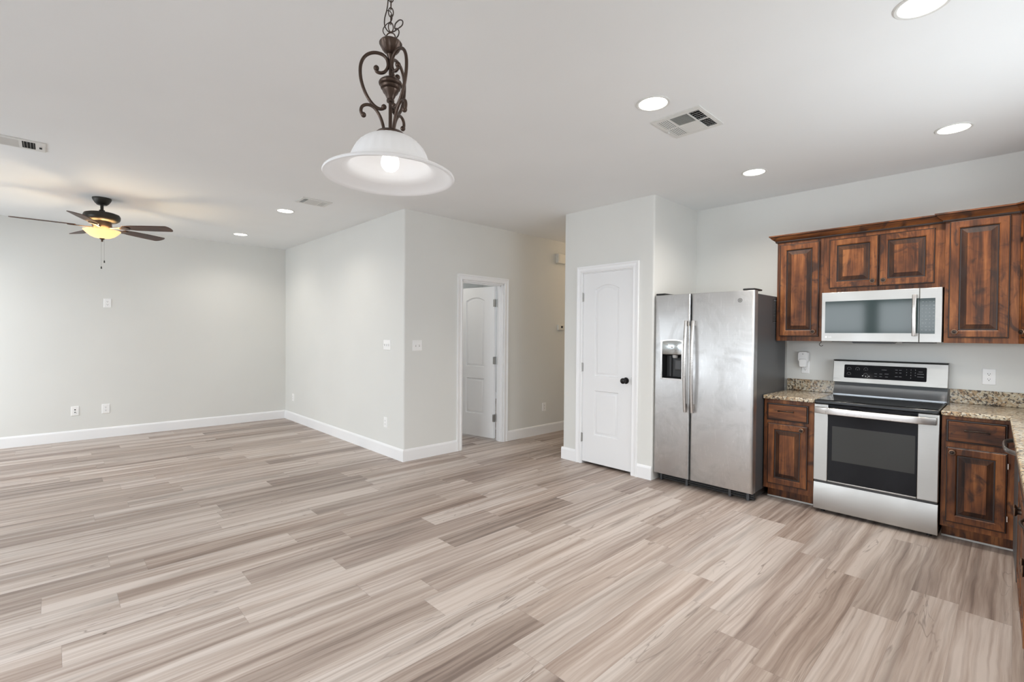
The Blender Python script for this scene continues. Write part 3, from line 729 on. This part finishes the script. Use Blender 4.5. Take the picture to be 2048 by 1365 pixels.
coil = [C(-.012, 2.540), C(-.004, 2.535, -.008), C(.006, 2.520, -.010), C(.004, 2.500, -.008), C(-.012, 2.486, -.010), C(-.026, 2.478), C(-.027, 2.464), C(-.018, 2.452, .004), C(-.006, 2.442, 0)]
MB().tube(smooth_path(coil, 7), .0017, 8).build('ground_wire', 'cord', t)
point('pendant_bulb', (pc[0], pc[1], 1.944), .12, (1, .96, .90), .03)

# ------------------------------------------------------------------ cabinets
def raised_panel(x0, x1, z0, z1, F, parent, name='door', fw=.055, mat='wood', th=.019):
    """raised-panel front; F(u, v, d): d = depth behind the front face"""
    r = lambda i, d: rect(x0, x1, z0, z1, i, d)
    m_ = MB()
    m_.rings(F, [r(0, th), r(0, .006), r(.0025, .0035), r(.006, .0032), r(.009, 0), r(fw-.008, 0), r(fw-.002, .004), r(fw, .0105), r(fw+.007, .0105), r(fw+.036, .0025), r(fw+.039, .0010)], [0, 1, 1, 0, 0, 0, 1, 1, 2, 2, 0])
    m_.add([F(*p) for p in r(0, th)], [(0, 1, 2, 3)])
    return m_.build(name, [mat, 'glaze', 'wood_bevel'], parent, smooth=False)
def drawer_front(x0, x1, z0, z1, F, parent, mat='wood_h', th=.019):
    r = lambda i, d: rect(x0, x1, z0, z1, i, d)
    m_ = MB().rings(F, [r(0, th), r(0, .009), r(.003, .006), r(.009, .0055), r(.013, 0), r(.02, 0)], [0, 1, 1, 1, 0, 0])
    m_.add([F(*p) for p in r(0, th)], [(0, 1, 2, 3)])
    return m_.build('drawer', [mat, 'glaze'], parent, smooth=False)
def cab_knob(c, d, parent):
    z = Vector(d).normalized(); xx = Vector((0, 0, 1)); yy = z.cross(xx)
    f = lambda p: Vector(c)+p.x*xx+p.y*yy+p.z*z
    k = MB().lathe([(0, 0), (.009, 0), (.0078, .008), (.0095, .013), (.016, .016), (.0185, .020)], seg=22).xf(f).build('knob', 'pull', parent)
    MB().lathe([(.0185, .020), (.0192, .0215), (.0175, .0240), (.0138, .0248)], seg=22, cap=False).xf(f).build('rim', 'knob_ring', parent)
    MB().lathe([(.0138, .0245), (.010, .0235), (.005, .0262), (0, .0270)], seg=22).xf(f).build('cap', 'pull', parent)
    return k
def bar_pull(F, u, v, L, parent):
    """drawer pull; F(u, v, out) with out from the drawer face"""
    m_ = MB(); n = 16; path = []; rad = []
    for i in range(n+1):
        s = -1+2*i/n; path.append(F(u+s*L/2, v+.003*(1-s*s), .016+.012*(1-s*s))); rad.append(.0036+.0028*abs(s)**6+.0012*(1-s*s))
    m_.tube(path, rad, 10)
    for s in (-1, 1): m_.tube([F(u+s*L*.44, v, 0), F(u+s*L*.44, v, .017)], [.0062, .0045], 10)
    return m_.build('pull', 'pull', parent)

YC = 4.435                                   # base cabinet face
def FYd(y): return lambda u, v, d: (u, y+d, v)
def FYo(y): return lambda u, v, o: (u, y-o, v)
YD = YC-.020
# base cabinet between fridge and range
t = thing('base_cabinet', (-1.30, 4.74, 0), 'narrow dark wood base cabinet between the fridge and the range', 'cabinet')
MB().box(-1.487, -1.112, YC, YK-.004, .10, .862).box(-1.487, -1.112, YC+.11, YK-.004, 0, .10).build('cabinet_box', 'wood', t, smooth=False)
MB().box(-1.487, -1.112, YC+.104, YC+.1095, 0, .011).build('toe_strip', 'caulk', t, smooth=False)
d = drawer_front(-1.462, -1.150, .685, .830, FYd(YD), t); bar_pull(FYo(YD), -1.312, .768, .115, d)
d = raised_panel(-1.455, -1.154, .145, .660, FYd(YD), t); cab_knob((-1.194, YD, .628), (0, -1, 0), d)
# corner base cabinet
t = thing('base_cabinet', (0, 4.74, 0), 'dark wood corner base cabinet with drawer on the far side of the range', 'cabinet')
MB().box(-.345, .60, YC, YK-.004, .10, .862).box(-.345, .60, YC+.11, YK-.004, 0, .10).build('cabinet_box', 'wood', t, smooth=False)
MB().box(-.345, .032, YC+.104, YC+.1095, 0, .011).build('toe_strip', 'caulk', t, smooth=False)
d = drawer_front(-.321, -.026, .685, .838, FYd(YD), t); bar_pull(FYo(YD), -.168, .772, .120, d)
d = raised_panel(-.318, -.026, .138, .650, FYd(YD), t); cab_knob((-.287, YD, .617), (0, -1, 0), d)
for z in (.572, .235):
    MB().lathe([(.005, -.018), (.005, .018)], (-.0215, YD-.002, z), 10).build('hinge', 'chrome', d)
ex = lambda y: .028-.048*(y-2.2)/2.2           # front edge of the run of counter that comes towards the camera
MB().prism([(ex(4.27)+.035, 4.272), (ex(4.43)+.035, YC-.001), (.60, YC-.001), (.60, 4.272)], .10, .862).build('filler_panel', 'wood', t, smooth=False)

# the run that comes towards the camera: dishwasher, sink base, drawer base
def foot(y0, y1, o): return [(ex(y0)+o, y0), (ex(y1)+o, y1), (.60, y1), (.60, y0)]
t = thing('dishwasher', (.32, 3.96, 0), 'dark dishwasher with curved grey handle under the granite near the corner', 'dishwasher')
MB().prism(foot(3.662, 4.266, .049), .10, .855).prism(foot(3.67, 4.26, .12), 0, .10).build('tub', 'black', t, smooth=False)
dd = MB().prism([(ex(3.665)+.022, 3.665), (ex(4.263)+.022, 4.263), (ex(4.263)+.048, 4.263), (ex(3.665)+.048, 3.665)], .105, .852).build('door', 'fridge_side', t, bevel=.004)
hp = []
for i in range(17):
    s = -1+2*i/16; y = 3.964+s*.25; hp.append((ex(y)+.026-.054*(1-s**4), y, .775))
MB().tube(hp, .013, 12, flat=.6).build('handle', 'handle_steel', dd)
FR = lambda o: (lambda u, v, d: (ex(u)+.022+d-o, u, v))
t = thing('sink_base_cabinet', (.32, 3.2, 0), 'dark wood sink base seen edge-on between dishwasher and drawers', 'cabinet')
MB().prism(foot(2.762, 3.655, .042), .10, .862).prism(foot(2.762, 3.655, .16), 0, .10).build('cabinet_box', 'wood', t, smooth=False)
for y0, y1, ky in ((2.79, 3.200, 3.168), (3.208, 3.63, 3.240)):
    d = raised_panel(y0, y1, .145, .655, FR(0), t); cab_knob((ex(ky)+.022, ky, .60), (-1, 0, 0), d)
drawer_front(2.79, 3.63, .685, .835, FR(0), t, 'wood')
t = thing('base_cabinet', (.32, 2.35, 0), 'dark wood base cabinet at the photo edge, nearest along the granite run', 'cabinet')
MB().prism(foot(1.95, 2.755, .042), .10, .862).prism(foot(1.95, 2.755, .16), 0, .10).build('cabinet_box', 'wood', t, smooth=False)
d = drawer_front(1.975, 2.73, .685, .835, FR(0), t, 'wood')
bar_pull(lambda u, v, o: (ex(u)+.022-o, u, v), 2.34, .77, .12, d)
for y0, y1, ky in ((1.975, 2.348, 2.315), (2.356, 2.73, 2.392)):
    d = raised_panel(y0, y1, .145, .655, FR(0), t); cab_knob((ex(ky)+.022, ky, .622), (-1, 0, 0), d)

# counters
t = tag(MB().box(-1.489, -1.106, 4.402, YK-.002, .8625, .894).build('granite_countertop', 'granite', bevel=.006), 'short speckled granite countertop between the fridge and the range', 'countertop')
MB().box(-1.489, -1.106, YK-.022, YK-.002, .8945, 1.000).build('backsplash', 'granite', t, bevel=.003)
t = tag(MB().prism([(-.348, YK-.002), (-.348, 4.402), (ex(4.40), 4.402), (ex(1.93), 1.93), (.635, 1.93), (.635, YK-.002)], .8625, .894).build('granite_countertop', 'granite', bevel=.006), 'long speckled granite countertop turning the corner towards the photo edge', 'countertop')
MB().box(-.348, .635, YK-.022, YK-.002, .8945, 1.000).build('backsplash', 'granite', t, bevel=.003)

# upper cabinets
UY, UYR, ZB, ZT = 4.705, 4.668, 1.356, 2.240
t = thing('upper_cabinet', (-1.308, 4.87, ZB), 'narrow tall wooden wall cabinet beside the fridge', 'wall cabinet')
MB().box(-1.487, -1.1285, UY, YK-.003, ZB, ZT).build('cabinet_box', 'wood', t, smooth=False)
d = raised_panel(-1.462, -1.158, 1.395, 2.203, FYd(UY-.020), t); cab_knob((-1.193, UY-.020, 1.437), (0, -1, 0), d)
t = thing('upper_cabinet', (-.745, 4.87, 1.762), 'short double-door wooden wall cabinet above the microwave', 'wall cabinet')
MB().box(-1.1275, -.3635, UY, YK-.003, 1.762, ZT).build('cabinet_box', 'wood', t, smooth=False)
d = raised_panel(-1.085, -.757, 1.796, 2.200, FYd(UY-.020), t); cab_knob((-.788, UY-.020, 1.838), (0, -1, 0), d)
d = raised_panel(-.751, -.420, 1.796, 2.200, FYd(UY-.020), t); cab_knob((-.720, UY-.020, 1.838), (0, -1, 0), d)
t = thing('upper_cabinet', (-.175, 4.85, ZB), 'tall wooden wall cabinet above the counter past the microwave', 'wall cabinet')
MB().box(-.3625, .0115, UYR, YK-.003, ZB, ZT).build('cabinet_box', 'wood', t, smooth=False)
d = raised_panel(-.339, -.034, 1.394, 2.224, FYd(UYR-.020), t); cab_knob((-.304, UYR-.020, 1.435), (0, -1, 0), d)
t = thing('corner_upper_cabinet', (.30, 4.75, ZB), 'angled wooden corner wall cabinet cut by the photo edge', 'wall cabinet')
MB().prism([(.0125, YK-.003), (.0125, UYR), (.312, UYR-.2995), (.635, UYR-.2995), (.635, YK-.003)], ZB, ZT).build('cabinet_box', 'wood', t, smooth=False)
q = .7071
FD = lambda u, v, d: (.0125+q*(u+d)-.020*q, UYR-q*(u-d)-.020*q, v)
d = raised_panel(.028, .395, 1.394, 2.224, FD, t); cab_knob(FD(.055, 1.435, 0), (-q, -q, 0), d)

# crown moulding: profile (out, z) swept along the cabinet tops
prof = [(0, 2.226), (.010, 2.226), (.014, 2.232), (.014, 2.240), (.030, 2.252), (.040, 2.262), (.048, 2.274), (.056, 2.277), (.056, 2.288), (.0, 2.288)]
path = [(-1.4875, YK-.003), (-1.4875, UY), (-.3630, UY), (-.3630, UYR), (.0125, UYR), (.312, UYR-.2995), (.635, UYR-.2995)]
def offs(path, o):
    P = [Vector(p) for p in path]; out = []
    nr = [Vector(((b-a).y, -(b-a).x)).normalized()*-1 for a, b in zip(P, P[1:])]
    for i, p in enumerate(P):
        if i == 0: out.append(p+nr[0]*o)
        elif i == len(P)-1: out.append(p+nr[-1]*o)
        else:
            a, b = nr[i-1], nr[i]; s = (a+b).normalized(); out.append(p+s*o/max(.3, s.dot(a)))
    return out
# outward is away from the wall: check the sign on the long front segment
sg = 1 if offs(path, .05)[1].y < UY else -1
m_ = MB(); n = len(path)
for pi_, ((o0, z0), (o1, z1)) in enumerate(zip(prof, prof[1:]+prof[:1])):
    A = [(p.x, p.y, z0) for p in offs(path, sg*(o0+.0005))]; B = [(p.x, p.y, z1) for p in offs(path, sg*(o1+.0005))]
    m_.add(A+B, [(i, i+1, n+i+1, n+i) for i in range(n-1)], 1 if pi_ in (1, 2, 6) else 0)
tag(m_.build('crown_moulding', ['wood_h', 'glaze'], smooth=False), 'dark wood crown moulding running along the tops of the wall cabinets', 'crown moulding')
# cup hook
hk = [(-1.112+.0, 4.718, 1.356), (-1.112, 4.718, 1.345), (-1.121, 4.718, 1.338), (-1.125, 4.718, 1.327), (-1.118, 4.718, 1.317), (-1.106, 4.718, 1.316), (-1.098, 4.718, 1.324)]
hk = [(x-.030, y, z) for x, y, z in hk]
tag(MB().tube(smooth_path(hk, 5), .0022, 8).build('cup_hook', 'pull', loc=(-1.142, 4.718, 1.317)), 'small dark cup hook under the narrow wall cabinet beside the microwave', 'hook')

# ------------------------------------------------------------------ refrigerator
FY0 = 4.175; FL, FRt, FG = -2.392, -1.488, -2.034
t = thing('refrigerator', (-1.94, 4.6, 0), 'large side-by-side stainless steel refrigerator with dark sides', 'refrigerator')
MB().box(FL+.006, -1.497, 4.262, 4.985, .075, 1.752).build('cabinet_body', 'fridge_side', t, bevel=.006)
def edge_loops(x0, x1, z0, z1, dep=.075, r=.020):
    o = [rect(x0, x1, z0, z1, 0, dep), rect(x0, x1, z0, z1, 0, r)]
    for k in range(1, 6):
        a = radians(90*k/5); i = r*(1-cos(a)); dd = r*(1-sin(a))
        o.append([(x0+i, z0+i*.35, dd), (x1-i, z0+i*.35, dd), (x1-i, z1-i*.35, dd), (x0+i, z1-i*.35, dd)])
    return o
Ff = FYd(FY0)
z0, z1 = .082, 1.776
lo = edge_loops(FG+.006, FRt, z0, z1)
m_ = MB().rings(Ff, lo, [0]*8); m_.add([Ff(*p) for p in lo[0]], [(0, 1, 2, 3)])
dr = m_.build('refrigerator_door', 'fridge_steel', t, recalc=True)
lo = edge_loops(FL, FG-.006, z0, z1)
hx0, hx1, hz0, hz1 = -2.318, -2.108, .985, 1.345
def dloop(i, d, nar=10):
    p = [(hx0+i, hz0+i, d), (hx1-i, hz0+i, d)]
    return p
hole = lambda i, d: [(hx0+i, hz0+i, d), (hx1-i, hz0+i, d), (hx1-i, hz1-i, d), (hx0+i, hz1-i, d)]
m_ = MB().rings(Ff, lo+[hole(0, 0), hole(0, .014)], [0]*12, fill=False); m_.add([Ff(*p) for p in lo[0]], [(0, 1, 2, 3)])
dl = m_.build('freezer_door', 'fridge_steel', t, recalc=True)
# dispenser
zm = 1.218
bz = MB()
A = [(hx0-.006, hz0-.006, -.002), (hx1+.006, hz0-.006, -.002), (hx1+.006, hz1, -.002)] + [(hx1+.006-(hx1-hx0+.012)*k/8, hz1+.012*(1-(2*k/8-1)**2), -.002) for k in range(1, 8)] + [(hx0-.006, hz1, -.002)]
B = [(max(hx0+.008, min(hx1-.008, u)), max(hz0+.010, min(hz1-.008, v)) if v < 1.3 else v-.010, -.002) for u, v, d in A]
bz.rings(Ff, [[(u, v, .012) for u, v, d in A], A, B, [(u, v, .012) for u, v, d in B]], [0, 0, 0], fill=False)
di = bz.build('dispenser_bezel', 'handle_steel', dl)
pn = MB()
pn.rings(Ff, [rect(hx0+.006, hx1-.006, zm, hz1+.004, 0, .03), rect(hx0+.006, hx1-.006, zm, hz1+.004, 0, .005), rect(hx0+.006, hx1-.006, zm, hz1+.004, .006, .001)], [0]*3)
pn.build('control_panel', 'silver_panel', dl)
mk = MB()
for (u, v, r) in ((-2.213, 1.285, .012), (-2.165, 1.305, .008), (-2.26, 1.305, .008), (-2.25, 1.262, .007), (-2.19, 1.252, .008), (-2.15, 1.262, .007)):
    mk.rings(Ff, [[(u+r*cos(2*pi*k/14), v+r*.7*sin(2*pi*k/14), .0012) for k in range(14)], [(u+r*.9*cos(2*pi*k/14), v+r*.62*sin(2*pi*k/14), -.001) for k in range(14)]], [0, 0])
mk.build('button', 'mark_grey', dl)
cv = MB()
lo2 = [rect(hx0+.006, hx1-.006, hz0+.006, zm, 0, .004), rect(hx0+.006, hx1-.006, hz0+.006, zm, .004, .006), rect(hx0+.006, hx1-.006, hz0+.006, zm, .016, .070)]
cv.rings(Ff, lo2, [0, 0, 0]); cv.build('dispenser_recess', 'black', dl, recalc=False)
MB().rings(Ff, [rect(-2.205, -2.135, 1.07, 1.165, 0, .062), rect(-2.200, -2.14, 1.075, 1.165, 0, .035), rect(-2.192, -2.148, 1.085, 1.155, 0, .032)], [0]*3).build('dispenser_paddle', 'fridge_side', dl, smooth=False)
MB().lathe([(.028, 0), (.024, -.03), (.018, -.034), (0, -.034)], (-2.195, FY0+.035, zm), 18).build('dispenser_spout', 'mark_grey', dl)
MB().tube([Ff(-2.252, 1.01, .055), Ff(-2.252, 1.20, .050)], .006, 10).build('water_tube', 'fridge_side', dl)
# handles: gently bowed flat bars
for x, dpar in ((-2.064, dl), (-1.998, dr)):
    m_ = MB(); n = 20; pts = []
    for i in range(n+1):
        s = -1+2*i/n; pts.append((x, FY0-.030-.024*(1-s*s), 1.115+s*.415))
    for a, b_ in zip(pts, pts[1:]): pass
    prof = [(-.015, .004), (-.011, -.008), (0, -.012), (.011, -.008), (.015, .004), (.009, .011), (-.009, .011)]
    vs = []; k = len(prof)
    for (px, py, pz) in pts: vs += [(px+u, py+v, pz) for u, v in prof]
    fs = [(i*k+j, i*k+(j+1) % k, (i+1)*k+(j+1) % k, (i+1)*k+j) for i in range(n) for j in range(k)]
    m_.add(vs, fs+[list(range(k)), list(range(n*k, n*k+k))])
    for zz in (1.505, .755): m_.box(x-.008, x+.008, FY0-.036, FY0-.0003, zz-.022, zz+.022)
    m_.build('door_handle', 'handle_steel', dpar, bevel=.0015)
# round maker's emblem
mk = MB(); cxm, czm = -1.603, 1.694; Fm = lambda u, v: (cxm+u, FY0-.0022, czm+v)
MB().lathe([(0, .0003), (.0185, .0003), (.0185, .002), (0, .002)], (cxm, FY0, czm), 26, axis='y').build('emblem_disc', 'chrome', dr)
ring_into(mk, (0, 0), .0155, .0180, lambda u, v: (cxm+u, FY0-.0026, czm+v))
Fm2 = lambda u, v: (cxm+u, FY0-.0026, czm+v)
ring_into(mk, (-.0045, .002), .0032, .0048, Fm2, 18); ring_into(mk, (-.0045, -.006), .003, .0046, Fm2, 18, pi*.9, 2.1*pi)
ring_into(mk, (.0055, .000), .0036, .0052, Fm2, 18, .1, 1.75*pi); ring_into(mk, (.001, .0075), .0025, .0037, Fm2, 14, .2*pi, 1.3*pi)
mk.build('emblem', 'fridge_side', dr, smooth=False)
# hinge caps, base grille, data label
MB().box(FRt-.10, FRt-.004, FY0+.010, 4.36, 1.7765, 1.792).build('hinge_cap', 'black', t, bevel=.006)
MB().box(FL+.004, FL+.10, FY0+.010, 4.36, 1.7765, 1.792).build('hinge_cap', 'black', t, bevel=.006)
m_ = MB().box(FL+.01, -1.50, 4.275, 4.31, .012, .080)
for z in (.022, .040, .058): m_.box(FL+.012, -1.502, 4.262, 4.276, z, z+.008)
m_.build('base_grille', 'black', t, smooth=False)
for x in (FL+.04, FL+.30, -1.70, -1.55): MB().box(x-.012, x+.012, 4.255, 4.29, 0, .072).build('foot', 'fridge_side', t, bevel=.003)
MB().box(FL+.012, -1.505, 4.32, 4.97, .03, .075).build('base_pan', 'black', t, smooth=False)
lb = MB().box(-1.4970, -1.4964, 4.632, 4.765, 1.512, 1.728).build('data_label', 'slot', t, smooth=False)
m_ = MB(); z = 1.705; random.seed(3)
m_.box(-1.4964, -1.4961, 4.655, 4.74, 1.713, 1.719)
for i in range(13):
    y = 4.645
    while y < 4.745:
        w_ = random.uniform(.006, .022); m_.box(-1.4964, -1.4961, y, min(y+w_, 4.755), z-.004, z-.0015); y += w_+random.uniform(.004, .02)
    z -= .0135
m_.box(-1.4964, -1.4961, 4.640, 4.757, 1.517, 1.5195)
m_.build('label_print', 'glyph', lb, smooth=False)

# ------------------------------------------------------------------ range
RX0, RX1, RY = -1.101, -.353, 4.385
t = thing('range', (-.727, 4.7, 0), 'stainless steel electric range with black glass oven door', 'stove')
MB().box(RX0+.004, RX1-.004, RY+.040, 5.02, .03, .872).build('oven_body', 'black_gloss', t, bevel=.003)
for x in (RX0+.05, RX1-.05): MB().lathe([(.016, 0), (.016, .03)], (x, RY+.09, 0), 14).build('leveling_foot', 'black', t)
for x in (RX0+.05, RX1-.05): MB().lathe([(.016, 0), (.016, .03)], (x, 4.95, 0), 14).build('leveling_foot', 'black', t)
# storage drawer, softly crowned
m_ = MB(); n = 8
A = []
for i in range(n+1):
    v = i/n; A.append((RY+.004+.010*(2*v-1)**2, .030+.212*v))
A = [(y, z) for y, z in A] + [(RY+.038, .242), (RY+.038, .030)]
m_.prism(A, RX0, RX1, 'x'); m_.build('storage_drawer', 'steel', t, bevel=.002)
MB().box(RX0+.004, RX1-.004, RY+.012, RY+.039, .243, .2595).build('drawer_gap', 'black_gloss', t, smooth=False)
# oven door
od = MB().box(RX0, -1.0065, RY, RY+.038, .260, .862).box(-.4665, RX1, RY, RY+.038, .260, .862).box(-1.006, -.467, RY+.002, RY+.038, .260, .272).build('oven_door', 'steel', t, bevel=.004)
MB().box(-1.0058, -.4672, RY+.001, RY+.037, .2725, .864).build('door_glass', 'black_glass', od, bevel=.002)
MB().box(-.977, -.479, RY-.0002, RY+.0008, .432, .700).build('oven_window', 'oven_glass', od, smooth=False)
hp = MB(); n = 18; pr = []
for i in range(n+1):
    s = -1+2*i/n; pr.append((-.729+s*.362, RY-.050+.030*abs(s)**7, .818))
prof = [(-.004, -.026), (.004, -.023), (.006, 0), (.004, .023), (-.004, .026), (-.008, .014), (-.008, -.014)]
vs = []; k = len(prof)
for (px, py, pz) in pr: vs += [(px, py-u, pz+v) for u, v in prof]
hp.add(vs, [(i*k+j, i*k+(j+1) % k, (i+1)*k+(j+1) % k, (i+1)*k+j) for i in range(n) for j in range(k)] + [list(range(k)), list(range(n*k, n*k+k))])
for sx in (-1, 1): hp.box(-.729+sx*.350-.012, -.729+sx*.350+.012, RY-.026, RY-.0003, .803, .833)
hp.build('oven_handle', 'handle_steel', od, bevel=.002)
sl = MB()
for i in range(3): sl.box(-.985+i*.175, -.855+i*.175, RY-.0005, RY+.0008, .842, .848)
sl.build('vent_slots', 'dark_gap', od, smooth=False)
# cooktop
MB().box(RX0+.002, RX1-.002, RY-.004, 4.94, .8665, .894).build('cooktop_rim', 'black_gloss', t, bevel=.008, seg=3)
ck = MB().box(RX0+.012, RX1-.012, RY+.022, 4.925, .8945, .898).build('glass_cooktop', 'cooktop', t, bevel=.0015)
bm_ = MB()
for (u, v, r) in ((-.93, 4.53, .11), (-.52, 4.53, .085), (-.93, 4.80, .075), (-.52, 4.80, .10), (-.725, 4.82, .05)):
    ring_into(bm_, (u, v), r-.0012, r, lambda a, b_: (a, b_, .8983), 40)
bm_.build('burner_marking', 'glyph_dim', ck, smooth=False)
# back guard
yb = 4.945
vp = [(4.925, .8985), (4.925, .905), (4.945, .930), (4.975, .975), (4.985, 1.004), (5.02, 1.004), (5.02, .8985)]
MB().prism(vp, RX0+.004, RX1-.004, 'x').build('vent_trim', 'dark_metal', t)
gp = [(4.930, 1.006), (4.956, 1.186), (4.964, 1.190), (5.02, 1.190), (5.02, 1.006)]
g_ = MB().prism(gp, RX0, RX1, 'x').build('control_backguard', 'steel', t, bevel=.003)
gp = [(4.944, 1.187), (4.962, 1.1965), (5.025, 1.1965), (5.025, 1.1905), (4.968, 1.1905), (4.956, 1.186)]
MB().prism([(4.950, 1.1905), (4.952, 1.197), (5.022, 1.197), (5.022, 1.1905)], RX0-.001, RX1+.001, 'x').build('top_cap', 'black', t, bevel=.002)
slope = (4.956-4.930)/(1.186-1.006)
Fg = lambda u, v, d: (u, 4.930+(v-1.006)*slope-.001+d, v)
dp = MB(); r_ = .008
dp.rings(Fg, [[(u+(-1.021-.477)/2, v, .0) for u, v, _ in rrect(.542, 1.045, 1.157, r_, 0)], [(u+(-1.021-.477)/2, v, -.001) for u, v, _ in rrect(.540, 1.046, 1.156, r_, 0)]], [0, 0])
disp = dp.build('control_display', 'black_glass', g_, smooth=False)
gl = MB(); Fl = lambda u, v: Fg(u, v, -.0014)
for (u, v) in ((-.985, 1.122), (-.925, 1.122), (-.868, 1.122), (-.985, 1.078), (-.868, 1.076)):
    ring_into(gl, (u, v), .013, .0142, Fl, 20, -.7, pi+.7)
    ring_into(gl, (u, v-.006), .0015, .003, Fl, 8)
dg = 1
for r in range(4):
    for c in range(3):
        s_ = '123456789 0 '[r*3+c]
        if s_ != ' ': text_into(gl, s_, .012, lambda a, b_, u=-.601+c*.027, v=1.134-r*.0215: Fl(u+a, v+b_))
for (u, v, w_) in ((-.80, 1.090, .018), (-.766, 1.090, .018), (-.728, 1.092, .026), (-.80, 1.068, .016), (-.766, 1.068, .016), (-.728, 1.068, .018), (-.745, 1.124, .034), (-.665, 1.128, .016), (-.640, 1.128, .016), (-.665, 1.106, .014), (-.640, 1.106, .014), (-.665, 1.075, .018), (-.640, 1.075, .018), (-.515, 1.122, .026), (-.515, 1.104, .04), (-.515, 1.082, .04)):
    gl.add([Fl(u-w_/2, v-.0012), Fl(u+w_/2, v-.0012), Fl(u+w_/2, v+.0012), Fl(u-w_/2, v+.0012)], [(0, 1, 2, 3)])
gl.build('control_print', 'glyph', disp, smooth=False)
kp = MB()
for (u, v, r) in ((-.889, 1.068, .0035), (-.868, 1.062, .0025), (-.845, 1.066, .0035), (-.855, 1.058, .002)): ring_into(kp, (u, v), 0.0004, r, lambda a, b_: Fg(a, b_, -.0016), 10)
kp.build('display_reflection_dots', 'mark_white', disp, smooth=False)
lg = MB(); Fq = lambda u, v: Fg(u, v, -.0006)
ring_into(lg, (-1.088, 1.034), .0055, .0075, Fq, 22); ring_into(lg, (-1.090, 1.036), .0005, .0016, Fq, 8)
text_into(lg, 'LG', .017, lambda a, b_: Fq(-1.063+a, 1.034+b_))
lg.add([Fq(-.398, 1.030), Fq(-.388, 1.030), Fq(-.388, 1.033), Fq(-.398, 1.033)], [(0, 1, 2, 3)])
lg.build('logo', 'mark_grey', g_, smooth=False)

# ------------------------------------------------------------------ microwave
MX0, MX1, MY = -1.1215, -.3705, 4.632
t = thing('microwave', (-.746, 4.84, 1.358), 'stainless over-the-range microwave under the short double cabinet', 'microwave')
MB().box(MX0+.003, MX1-.003, MY+.030, YK-.004, 1.360, 1.7605).build('casing', 'fridge_side', t, bevel=.002)
md = MB().box(MX0, -.4975, MY, MY+.029, 1.357, 1.758).build('door', 'steel', t, bevel=.003)
mp = MB().box(-.4955, MX1, MY, MY+.029, 1.357, 1.758).build('control_panel', 'steel', t, bevel=.003)
MB().box(-1.095, -.4980, MY-.0012, MY-.0002, 1.425, 1.684).build('door_glass', 'mw_glass', md, smooth=False)
kg = MB().box(-.4950, -.408, MY-.0012, MY-.0002, 1.422, 1.682).build('keypad_glass', 'mw_glass', mp, smooth=False)
m_ = MB(); random.seed(5)
for r in range(9):
    for c in range(4):
        u = -.483+c*.0205; v = 1.655-r*.026; w_ = random.choice((.006, .009, .012))
        m_.add([(u, MY-.0014, v), (u+w_, MY-.0014, v), (u+w_, MY-.0014, v+.0022), (u, MY-.0014, v+.0022)], [(0, 1, 2, 3)])
m_.build('keypad_print', 'glyph', kg, smooth=False)
hp = MB(); n = 16; vs = []
prof = [(-.014, .003), (-.009, -.006), (.009, -.006), (.014, .003), (.008, .007), (-.008, .007)]; k = len(prof)
for i in range(n+1):
    s = -1+2*i/n; vs += [(-.522+u, MY-.036-.014*(1-s*s)+v, 1.557+s*.153) for u, v in prof]
hp.add(vs, [(i*k+j, i*k+(j+1) % k, (i+1)*k+(j+1) % k, (i+1)*k+j) for i in range(n) for j in range(k)] + [list(range(k)), list(range(n*k, n*k+k))])
for zz in (1.690, 1.424): hp.box(-.529, -.515, MY-.034, MY-.0015, zz-.012, zz+.012)
hp.build('door_handle', 'handle_steel', md, bevel=.002)
lg = MB(); Fq = lambda u, v: (u, MY-.0006, v)
ring_into(lg, (-1.087, 1.392), .0004, .008, Fq, 20)
text_into(lg, 'LG', .019, lambda a, b_: Fq(-1.060+a, 1.392+b_))
lg.build('logo', 'mark_white', md, smooth=False)
rg = MB(); ring_into(rg, (-.412, 1.397), .004, .0055, Fq, 16); rg.build('badge', 'mark_grey', mp, smooth=False)
MB().prism([(-.925, 1.3595), (-.905, 1.343), (-.665, 1.343), (-.645, 1.3595)], MY+.035, MY+.22, 'y').build('underside_vent', 'black', t, smooth=False)
MB().box(-1.06, -.95, MY+.06, MY+.30, 1.353, 1.3598).build('grease_filter', 'fridge_side', t, smooth=False)
MB().box(-.60, -.42, MY+.06, MY+.30, 1.350, 1.3598).build('lamp_cover', 'fridge_side', t, smooth=False)
